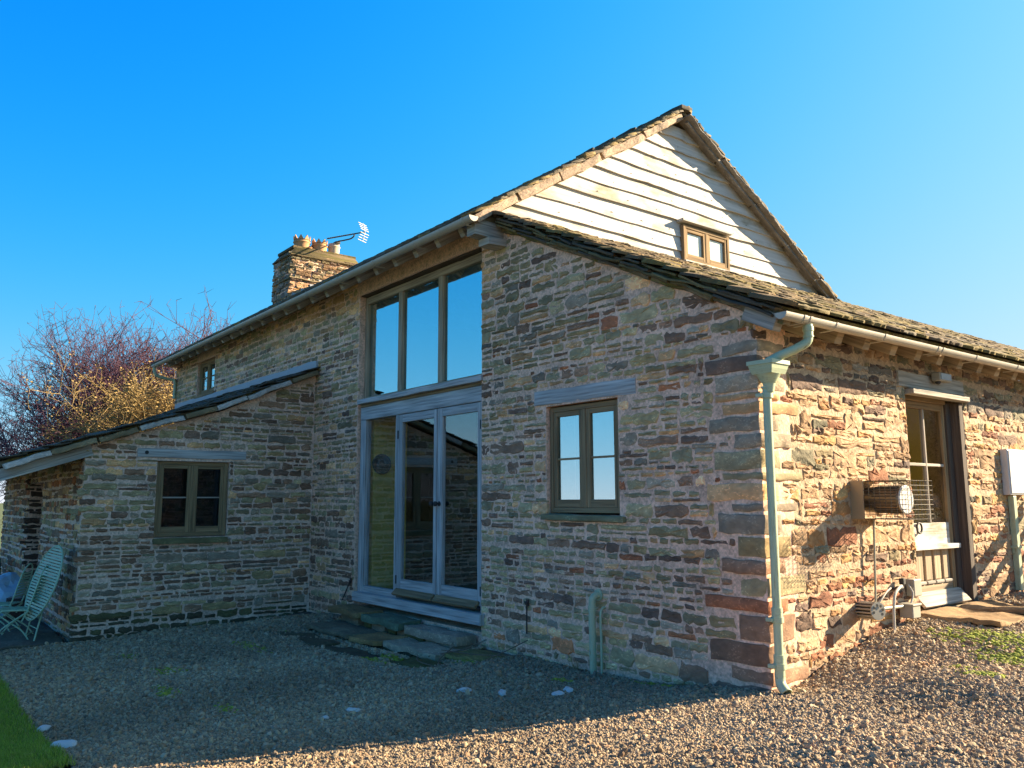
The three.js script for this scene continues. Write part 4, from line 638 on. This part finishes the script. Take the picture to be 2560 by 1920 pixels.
{ // aerial
  const a = tag(group('tv_aerial', scene), 'television aerial with white reflector rods on the chimney', 'aerial'), A = V(-17.3, 9.18, -3.95), B = V(-16.1, 9.18, -4.53), d = B.clone().sub(A), n = V(0, 0, 1).cross(d).normalize(), sd = new THREE.Vector3().crossVectors(V(0, 1, 0), d.clone().normalize());
  mesh('boom', rod(A, B, 0.018, 8), M.iron, a);
  mesh('mast', [tube([V(-17.2, 8.9, -4.17), V(-17.18, 9.08, -4.2), V(-16.8, 9.06, -4.25), V(-16.5, 9.06, -4.33), V(-16.42, 9.12, -4.37), V(-16.42, 9.18, -4.37)], 0.02, 8, 40), bx(-17.3, -17.1, 9.03, 9.1, -4.28, -4.14)], M.iron, a);
  const dir = [], ref = []; for (let k = 0; k < 15; k++) { const c = A.clone().lerp(B, 0.03 + k * 0.05); dir.push(rod(c.clone().addScaledVector(sd, -0.06), c.clone().addScaledVector(sd, 0.06), 0.006, 5)); }
  const C = B.clone().addScaledVector(d.clone().normalize(), 0.02);
  for (let k = 0; k < 4; k++) for (const s of [1, -1]) { const c = C.clone().add(V(0, s * (0.05 + k * 0.066), 0)).addScaledVector(d.clone().normalize(), -0.015 - 0.03 * k); ref.push(rod(c.clone().addScaledVector(sd, -0.19), c.clone().addScaledVector(sd, 0.19), 0.01, 6)); }
  ref.push(rod(C.clone().add(V(-0.06, 0.26, 0.03)), C, 0.01, 6), rod(C, C.clone().add(V(-0.06, -0.26, 0.03)), 0.01, 6));
  mesh('directors', dir, M.iron, a); mesh('reflector', ref, M.white, a);
}
{ // gate off to the right, whose rails shade the wall and path
  const f = tag(group('field_gate', scene), 'timber rail gate standing out from the side wall beyond the meter cabinet', 'gate');
  [[1.56, 0.17], [1.27, 0.09], [1.02, 0.09], [0.8, 0.08]].forEach(([y, h]) => mesh('rail', bx(0.09, 2.2, y - h / 2, y + h / 2, -5.64, -5.59), M.oakGrey, f)); mesh('post', bx(2.2, 2.34, 0.3, 1.75, -5.69, -5.55), M.oakGrey, f); mesh('brace', beam(V(0.3, 0.8, -5.57), V(2.1, 1.5, -5.57), 0.03, 0.08), M.oakGrey, f);
}
// ------------------------------------------------------------------ garden furniture
function foldingChair(label) {
  const c = tag(group('folding_chair', scene), label, 'chair', 'green folding chairs by the outhouse'), w = 0.2, mk = (pts, r = 0.011) => tube(pts, r, 8, 28);
  const seat = []; for (let k = 0; k < 11; k++) seat.push(bx(-w, w, 0.455, 0.467, -0.19 + k * 0.039, -0.162 + k * 0.039, 0.003)); seat.push(mk([V(-w, 0.45, -0.2), V(-w, 0.45, 0.1), V(-w, 0.44, 0.25)]), mk([V(w, 0.45, -0.2), V(w, 0.45, 0.1), V(w, 0.44, 0.25)])); mesh('seat', seat, M.greenChair, c);
  const bk = [mk([V(-w, 0.3, -0.12), V(-w, 0.5, -0.2), V(-w, 0.82, -0.29), V(-w * 0.75, 0.97, -0.325), V(0, 1.05, -0.345), V(w * 0.75, 0.97, -0.325), V(w, 0.82, -0.29), V(w, 0.5, -0.2), V(w, 0.3, -0.12)])];
  for (let k = 0; k < 9; k++) { const y = 0.56 + k * 0.042; bk.push(bx(-w, w, y, y + 0.026, -0.225 - (y - 0.56) * 0.27, -0.215 - (y - 0.56) * 0.27, 0.003)); } mesh('backrest', bk, M.greenChair, c);
  for (const s of [-1, 1]) { mesh('leg', mk([V(s * w, 0.44, -0.2), V(s * w, 0.3, 0.0), V(s * w, 0.16, 0.16), V(s * w, 0.0, 0.24)]), M.greenChair, c); mesh('leg', mk([V(s * w * 0.9, 0.44, 0.24), V(s * w * 0.9, 0.3, 0.06), V(s * w * 0.9, 0.17, -0.12), V(s * w * 0.9, 0.0, -0.24)]), M.greenChair, c); }
  mesh('stretcher', rod(V(-w, 0.12, 0.185), V(w, 0.12, 0.185), 0.009, 8), M.greenChair, c); mesh('stretcher', rod(V(-w, 0.1, -0.19), V(w, 0.1, -0.19), 0.009, 8), M.greenChair, c); return c;
}
{
  const y = gh(-9.6, 4.1) + 0.02, c1 = foldingChair('green slatted folding chair in front of the round table'); c1.position.set(-9.75, y, 4.22); c1.rotation.y = -0.35;
  const c2 = c1.clone(); c2.name = numbered('folding_chair'); scene.add(c2); c2.userData = { ...c1.userData, label: 'green slatted folding chair farther along, at the picture edge' }; c2.position.set(-10.55, y, 4.3); c2.rotation.y = -0.5;
  const t = tag(group('folding_table', scene), 'round green slatted table folded up and leaning on the outhouse wall', 'table'), r = 0.54, sl = []; t.position.set(-9.55, 0.44, 3.93); t.rotation.set(-0.3, 0.12, 0);
  for (let k = 0; k < 26; k++) { const v = -r + 0.02 + k * (2 * r - 0.04) / 25, h = Math.sqrt(r * r - v * v) - 0.01; sl.push(bx(-h, h, v - 0.015, v + 0.015, -0.006, 0.006, 0.004)); }
  sl.forEach((g) => mesh('slat', g, M.greenChair, t)); mesh('rim', new THREE.TorusGeometry(r, 0.014, 8, 56), M.greenChair, t);
  for (const s of [-1, 1]) { mesh('leg', tube([V(s * 0.2, 0.3, -0.05), V(s * 0.19, -0.2, -0.06), V(s * 0.22, -0.86, -0.12)], 0.012, 8, 24), M.greenChair, t); }
  mesh('stretcher', rod(V(-0.2, -0.62, -0.1), V(0.2, -0.62, -0.1), 0.009, 8), M.greenChair, t);
  const sk = new THREE.IcosahedronGeometry(1, 4), p = sk.attributes.position; for (let k = 0; k < p.count; k++) { const x = p.getX(k), yy = p.getY(k), z = p.getZ(k), n = 0.8 + 0.45 * vn(x * 1.6 + 30, yy * 1.6 + 30 + z * 1.3, 256, 256, 3) + 0.1 * vn(x * 5 + 30, yy * 5 + z * 5 + 40, 256, 256, 5); p.setXYZ(k, x * n * 0.62, Math.max(yy, -0.7) * n * 0.42, z * n * 0.36); } sk.computeVertexNormals();
  const s = tag(mesh('sack', sk, std(col(0.36, 0.55, 0.68), { roughness: 0.5 }), scene), 'crumpled pale blue sack behind the folding chairs', 'sack'); s.position.set(-12.75, -0.1, 4.05);
  const lg = tag(group('cut_log', scene), 'short brown log standing against the pale blue sack', 'log'); lg.position.set(-12.05, -0.42, 3.92); mesh('bark', roughBox(-0.17, 0.17, 0, 0.42, -0.16, 0.16, 0.05, 71), M.rust, lg); mesh('cut_face', rod(V(0, 0.41, 0), V(0, 0.435, 0), 0.13, 16), M.oakPale, lg);
  const po = tag(group('planter', scene), 'black barrel planter beyond the pale sack', 'planter'), L = new THREE.LatheGeometry([[0.0, 0], [0.28, 0], [0.36, 0.3], [0.38, 0.6], [0.36, 0.9], [0.34, 0.9], [0.33, 0.8], [0, 0.8]].map(([a, b]) => new THREE.Vector2(a, b)), 28); po.position.set(-15.6, -0.42, 4.15); mesh('tub', L, M.iron, po); mesh('hoop', [0.22, 0.68].map((q) => new THREE.TorusGeometry(q < 0.5 ? 0.343 : 0.378, 0.012, 6, 28).rotateX(Math.PI / 2).translate(0, q, 0)), M.rust, po);
}
// ------------------------------------------------------------------ trees and bushes
function twigs(R, list, p, d, L, r, depth, o) {
  const n = 3; let a = p.clone(), dir = d.clone();
  for (let i = 0; i < n; i++) { dir.add(V(R() - 0.5, (R() - 0.5) + o.up, R() - 0.5).multiplyScalar(o.bend)).normalize(); const b = a.clone().addScaledVector(dir, L / n); const g = new THREE.CylinderGeometry(r * lerp(1, 0.55, (i + 1) / n), r * lerp(1, 0.55, i / n), L / n * 1.04, depth > 2 ? 6 : 3, 1, true), q = new THREE.Quaternion().setFromUnitVectors(V(0, 1, 0), dir); g.applyQuaternion(q).translate((a.x + b.x) / 2, (a.y + b.y) / 2, (a.z + b.z) / 2); list[depth > 2 ? 0 : 1].push(g); a = b;
    if (depth > 0) for (let k = 0; k < o.kids; k++) { const s = V(R() - 0.5, R() - 0.5, R() - 0.5).normalize(), nd = dir.clone().multiplyScalar(0.75).addScaledVector(s, o.spread).add(o.pull).normalize(); twigs(R, list, a.clone(), nd, L * (0.5 + 0.25 * R()), Math.max(r * 0.55, o.min), depth - 1, o); } }
  if (o.tip && depth === 0) list[2].push(a);
}
function bare(name, label, cat, pos, stems, o, mt, mc) {
  const t = tag(group(name, scene), label, cat), R = rng(o.seed), L = [[], [], []]; t.position.copy(pos);
  for (const [d, l, r] of stems) twigs(R, L, V((R() - 0.5) * 0.6, -0.1, (R() - 0.5) * 0.8), d.normalize(), l, r, o.depth, o);
  mesh('trunk', L[0], mt, t); mesh('crown', L[1], mc, t); return [t, L[2], R];
}
{
  const addTwigs = (t, tips, R, m, n, len, r) => { const a = []; for (const p of tips) for (let k = 0; k < n; k++) a.push(rod(p, p.clone().add(V(R() - 0.5, R() - 0.25, R() - 0.5).multiplyScalar(len)), r, 3, r * 0.5)); mesh('twigs', a, m, t); };
  const purple = std(col(0.12, 0.055, 0.08)), gold = std(col(0.36, 0.25, 0.1)), brown = std(col(0.2, 0.15, 0.1));
  const [pt, ptips, pR] = bare('bare_tree', 'wide bare purple brown tree behind the outhouse roof', 'tree', V(-28.5, -0.5, -0.95), [[V(0.1, 1, -0.2), 4.6, 0.1], [V(-0.1, 1, 0.1), 4.2, 0.1], [V(0.2, 1, 0.15), 3.6, 0.09], [V(0.05, 1, -0.5), 4.3, 0.09], [V(0.1, 1, 0.25), 2.8, 0.07], [V(0.1, 1, -0.02), 4.0, 0.08], [V(0.05, 1, -0.3), 4.4, 0.08], [V(0, 1, 0.2), 3.9, 0.08], [V(0.1, 1, -0.7), 3.6, 0.08], [V(0.15, 1, 0.0), 3.2, 0.07], [V(-0.1, 1, -0.45), 4.2, 0.08], [V(-0.2, 1, 0.1), 3.6, 0.07], [V(0.05, 1, 0.3), 2.4, 0.07]], { seed: 91, depth: 4, kids: 2, spread: 0.75, up: 0.1, bend: 0.28, min: 0.009, pull: V(0, 0.14, 0.0), tip: true }, purple, purple);
  addTwigs(pt, ptips, pR, purple, 2, 0.5, 0.008);
  const [g, tips, R] = bare('golden_bush', 'dense golden bush between the bare tree and the farmhouse end', 'bush', V(-23.6, -0.5, -0.75), [[V(0, 1, -0.3), 3.3, 0.07], [V(0.1, 1, 0.25), 2.9, 0.07], [V(-0.1, 1, 0.05), 3.3, 0.07], [V(0.1, 1, -0.6), 3.2, 0.07], [V(0, 1, 0.6), 2.3, 0.06], [V(0.1, 1, -0.1), 3.1, 0.07]], { seed: 92, depth: 4, kids: 2, spread: 0.8, up: 0.12, bend: 0.3, min: 0.009, pull: V(0, 0.1, 0), tip: true }, brown, gold);
  const lv = []; for (const p of tips) for (let k = 0; k < 7; k++) { const s = 0.02 + 0.03 * R(), q = new THREE.CircleGeometry(s, 5); q.scale(1, 0.55, 1).rotateX(R() * 3).rotateY(R() * 6).translate(p.x + (R() - 0.5) * 0.3, p.y + (R() - 0.5) * 0.3, p.z + (R() - 0.5) * 0.3); lv.push(q); }
  stuff(mesh('leaves', lv, std(col(0.25, 0.175, 0.065)), g));
  bare('sapling', 'thin bare sapling showing above the farmhouse eaves', 'tree', V(-31, -0.5, -5.2), [[V(0.0, 1, 0.05), 4.9, 0.07], [V(0.05, 1, -0.12), 4.6, 0.06]], { seed: 93, depth: 3, kids: 1, spread: 0.6, up: 0.3, bend: 0.1, min: 0.011, pull: V(0, 0.5, 0) }, brown, brown);
  for (const [x, z, h, s, l] of [[-46, 9.2, 3.4, 95, 'dull green bush seen under the outhouse eaves'], [9.5, -25, 6.6, 96, 'tall golden bush off beyond the side path, mirrored in the door glass'], [13, -24, 6.2, 97, 'second golden bush off beyond the side path, farther from the house'], [6.5, -27, 6.2, 98, 'golden bush nearest the lean-to wing, off beyond the side path']]) {
    const [b, tp, Q] = bare('field_bush', l, 'bush', V(x, -0.6, z), [[V(0, 1, 0.1), h * 0.5, 0.08], [V(0.2, 1, 0.5), h * 0.45, 0.07], [V(0.1, 1, -0.5), h * 0.45, 0.07]], { seed: s, depth: 3, kids: 2, spread: 0.8, up: 0.1, bend: 0.3, min: 0.02, pull: V(0, 0.1, 0), tip: true }, brown, brown), q2 = [];
    for (const p of tp) for (let k = 0; k < (x > 0 ? 12 : 5); k++) { const q = new THREE.CircleGeometry(0.12 + 0.1 * Q(), 5); q.rotateX(Q() * 3).rotateY(Q() * 6).translate(p.x + (Q() - 0.5) * 0.6, p.y + (Q() - 0.5) * 0.6, p.z + (Q() - 0.5) * 0.6); q2.push(q); } stuff(mesh('leaves', q2, std(x > 0 ? col(0.36, 0.25, 0.05) : col(0.16, 0.17, 0.05)), b));
  }
}
// ------------------------------------------------------------------ lawn, gravel, moss and weeds
{
  const lawnZ = (x) => 4.80 + 0.02 * Math.sin(x * 9) + 0.015 * Math.sin(x * 23), R = rng(99), D = new THREE.Object3D();
  const nx = 120, nz = 12, pos = [], uv = [], idx = []; for (let j = 0; j <= nz; j++) for (let i = 0; i <= nx; i++) { const x = lerp(-9, -2.3, i / nx), z = lawnZ(x) + j * 0.5; pos.push(x, gh(x, z) + (j ? 0.035 : -0.02), z + (j === 1 ? -0.44 : 0)); uv.push(x * 2, z * 2); }
  for (let j = 0; j < nz; j++) for (let i = 0; i < nx; i++) { const a = j * (nx + 1) + i; idx.push(a, a + nx + 1, a + 1, a + 1, a + nx + 1, a + nx + 2); }
  const g = new THREE.BufferGeometry(); g.setAttribute('position', new THREE.Float32BufferAttribute(pos, 3)); g.setAttribute('uv', new THREE.Float32BufferAttribute(uv, 2)); g.setIndex(idx); g.computeVertexNormals();
  tag(struct(mesh('lawn', g, std(col(0.24, 0.31, 0.05), { map: T.grassMap }), scene)), 'green lawn cut along the gravel edge in the near corner', 'lawn');
  const inView = (x, y, z, m = 1.04) => { const s = V(x, y, z).project(camera); return Math.abs(s.x) < m && Math.abs(s.y) < m + 0.02 && s.z < 1; };
  const bl = new THREE.BufferGeometry(); bl.setAttribute('position', new THREE.Float32BufferAttribute([-0.5, 0, 0, 0.5, 0, 0, 0.25, 0.55, 0.12, -0.3, 0.55, 0.12, 0.0, 1, 0.4], 3)); bl.setIndex([0, 1, 2, 0, 2, 3, 3, 2, 4]); bl.computeVertexNormals();
  const blades = []; for (let k = 0; k < 90000 && blades.length < 30000; k++) { const x = lerp(-8, -2.3, R()), z = 4.77 + 1.6 * R() * R() + R() * 0.3; if (z < lawnZ(x) - 0.015 - (R() < 0.25 ? 0.05 * R() : 0) || !inView(x, -0.3, z)) continue; blades.push([x, gh(x, z) + 0.02, z, 0.03 + 0.03 * R()]); }
  const gm = new THREE.InstancedMesh(bl, new THREE.MeshStandardMaterial({ roughness: 0.9 }), blades.length); gm.name = 'grass';
  blades.forEach(([x, y, z, h], i) => { D.position.set(x, y, z); D.rotation.set((R() - 0.5) * 0.7, R() * 6.28, (R() - 0.5) * 0.7); D.scale.set(0.006, h, h); D.updateMatrix(); gm.setMatrixAt(i, D.matrix); const v = 0.6 + 0.8 * R(), dry = R() < 0.12; gm.setColorAt(i, dry ? col(0.36 * v, 0.32 * v, 0.1 * v) : col(0.27 * v, 0.36 * v, 0.035 * v)); });
  tag(stuff(gm), 'short green grass blades of the corner lawn', 'grass'); scene.add(gm);
  // pebbles
  const pe = new THREE.IcosahedronGeometry(1, 1); { const p = pe.attributes.position; for (let k = 0; k < p.count; k++) { const x = p.getX(k), y = p.getY(k), z = p.getZ(k), n = 0.75 + 0.55 * vn(x * 1.3 + 9, y * 1.3 + 9 + z * 1.7, 256, 256, 2); p.setXYZ(k, x * n, y * n * 0.8, z * n); } pe.computeVertexNormals(); }
  const P = [], inBox = (x, z, b) => x > b[0] && x < b[1] && z > b[2] && z < b[3], no = [[-18, 0.03, -20, 0.03], [-18, -9.08, -1, 3.6], [-7.2, -4.1, 0, 0.8], [0, 0.82, -4.1, -2.5], [0.9, 1.95, -3.5, -2.8], [-13, -9.1, 3.6, 4.6], [-4.5, -3.78, 0.76, 1.12], [-4.0, -3.35, 0, 0.58], [-5.75, -4.67, 0.95, 1.26]];
  for (let k = 0; k < 1900000 && P.length < 380000; k++) {
    const rr = 2.6 + 11.5 * Math.pow(R(), 1.35), th = R() * 1.75 - 0.2, x = CAM.x - rr * Math.cos(th), z = CAM.z - rr * Math.sin(th) * 1.0;
    if (z > lawnZ(x) && x < -2.3) continue; if (no.some((b) => inBox(x, z, b))) continue;
    const y = gh(x, z); if (!inView(x, y, z)) continue; P.push([x, y, z, rr]);
  }
  const pm = new THREE.InstancedMesh(pe, new THREE.MeshStandardMaterial({ roughness: 0.92 }), P.length); pm.name = 'gravel';
  P.forEach(([x, y, z, rr], i) => { const s = (0.0062 + 0.0085 * R() * R() + 0.0035 * R()) * (R() < 0.03 ? 1.7 : 1) * (1 + Math.max(0, rr - 6) * 0.07); D.position.set(x, y + s * (R() * 1.1 - 0.2), z); D.rotation.set(R() * 6, R() * 6, R() * 6); D.scale.set(s * (1 + 0.5 * R()), s * 0.85, s); D.updateMatrix(); pm.setMatrixAt(i, D.matrix); const v = (0.6 + 0.68 * R()) * (0.72 + 0.5 * vn(x * 0.8 + 40, z * 0.8 + 40, 256, 256, 7)), t = R(); const c = t < 0.5 ? [0.38, 0.275, 0.165] : t < 0.75 ? [0.38, 0.295, 0.195] : t < 0.9 ? [0.23, 0.175, 0.12] : [0.37, 0.225, 0.125]; pm.setColorAt(i, col(c[0] * v, c[1] * v, c[2] * v)); });
  tag(stuff(pm), 'loose pinkish brown gravel covering the yard', 'gravel'); scene.add(pm);
  // moss
  const ms = [], patch = (x, z, a, b, n) => { for (let k = 0; k < n; k++) { const r = Math.pow(R(), 0.7) * (0.5 + 0.8 * R()), w = R() * 6.28, px = x + Math.cos(w) * r * a, pz = z + Math.sin(w) * r * b; ms.push([px, gh(px, pz) + 0.004, pz]); } };
  [[1.0, -2.05, 0.55, 0.3, 1500], [1.35, -1.55, 0.4, 0.24, 700], [1.35, -0.75, 0.15, 0.09, 160], [1.9, -1.4, 0.4, 0.2, 260], [1.1, -1.0, 0.2, 0.1, 40], [1.6, -3.2, 0.6, 0.3, 300], [-4.5, 1.22, 0.3, 0.08, 130], [-3.6, 0.62, 0.25, 0.06, 90], [-7.0, 1.2, 0.3, 0.1, 60], [-6.4, 2.0, 0.5, 0.16, 260], [-6.9, 3.4, 0.35, 0.15, 120], [-5.4, 3.3, 0.3, 0.15, 140], [-4.4, 3.6, 0.3, 0.1, 120], [-3.3, 3.4, 0.2, 0.08, 40], [-2.0, 0.6, 0.14, 0.05, 50], [-1.2, 0.12, 0.3, 0.05, 60], [-9.0, 4.75, 0.3, 0.1, 60], [-4.6, 1.0, 0.2, 0.1, 120]].forEach((a) => patch(...a));
  const mo = new THREE.InstancedMesh(new THREE.IcosahedronGeometry(1, 1), new THREE.MeshStandardMaterial({ roughness: 1 }), ms.length); mo.name = 'moss';
  ms.forEach(([x, y, z], i) => { const s = 0.007 + 0.016 * R() * R() + 0.004 * R(); D.position.set(x, y + 0.012, z); D.rotation.set(0, R() * 6, 0); D.scale.set(s * 1.3, s * (0.5 + 0.6 * R()), s); D.updateMatrix(); mo.setMatrixAt(i, D.matrix); const v = 0.6 + 0.7 * R(); mo.setColorAt(i, col(0.25 * v, 0.28 * v, 0.035 * v)); });
  tag(stuff(mo), 'green moss tufts scattered over the gravel and flagstones', 'moss'); scene.add(mo);
  // dry stalks by the walls
  const dry = [], tuft = (x, z, n, h, sp) => { for (let k = 0; k < n; k++) { const y = gh(x, z), a = V(x + (R() - 0.5) * sp * 0.4, y - 0.02, z + (R() - 0.5) * 0.05), b = a.clone().add(V((R() - 0.5) * sp, h * (0.5 + 0.6 * R()), R() * sp * 0.5)); dry.push(tube([a, a.clone().lerp(b, 0.5).add(V(0, 0.02, 0)), b], 0.003, 4, 5)); } };
  tuft(-9.0, 2.0, 12, 0.16, 0.12); tuft(-2.35, 0.08, 16, 0.14, 0.14); tuft(-0.9, 0.06, 8, 0.08, 0.1); tuft(1.2, -1.6, 8, 0.06, 0.1);
  tag(stuff(mesh('dry_weeds', dry, std(col(0.36, 0.28, 0.15)), scene)), 'dry weed stalks at the foot of the walls', 'weeds');
  const st = []; for (const [a, b, c] of [[V(-4.0, -0.1, 0.5), V(-3.7, -0.2, 0.9), V(-3.2, -0.2, 0.75)], [V(-4.15, -0.2, 0.75), V(-3.9, -0.12, 0.4), V(-3.75, -0.02, 0.2)], [V(-4.1, -0.14, 0.6), V(-3.5, -0.13, 0.45), V(-3.05, -0.1, 0.2)], [V(-4.3, -0.2, 0.8), V(-3.95, -0.2, 1.0), V(-3.5, -0.22, 0.95)], [V(-3.4, -0.2, 0.6), V(-3.2, -0.05, 0.3), V(-3.1, 0.05, 0.1)]]) st.push(tube([a, b, c], 0.006, 5, 14));
  tag(mesh('fallen_branch', st, std(col(0.17, 0.12, 0.08)), scene), 'thin dry fallen branch lying beside the right end of the steps', 'branch');
}
renderer.render(scene, camera);
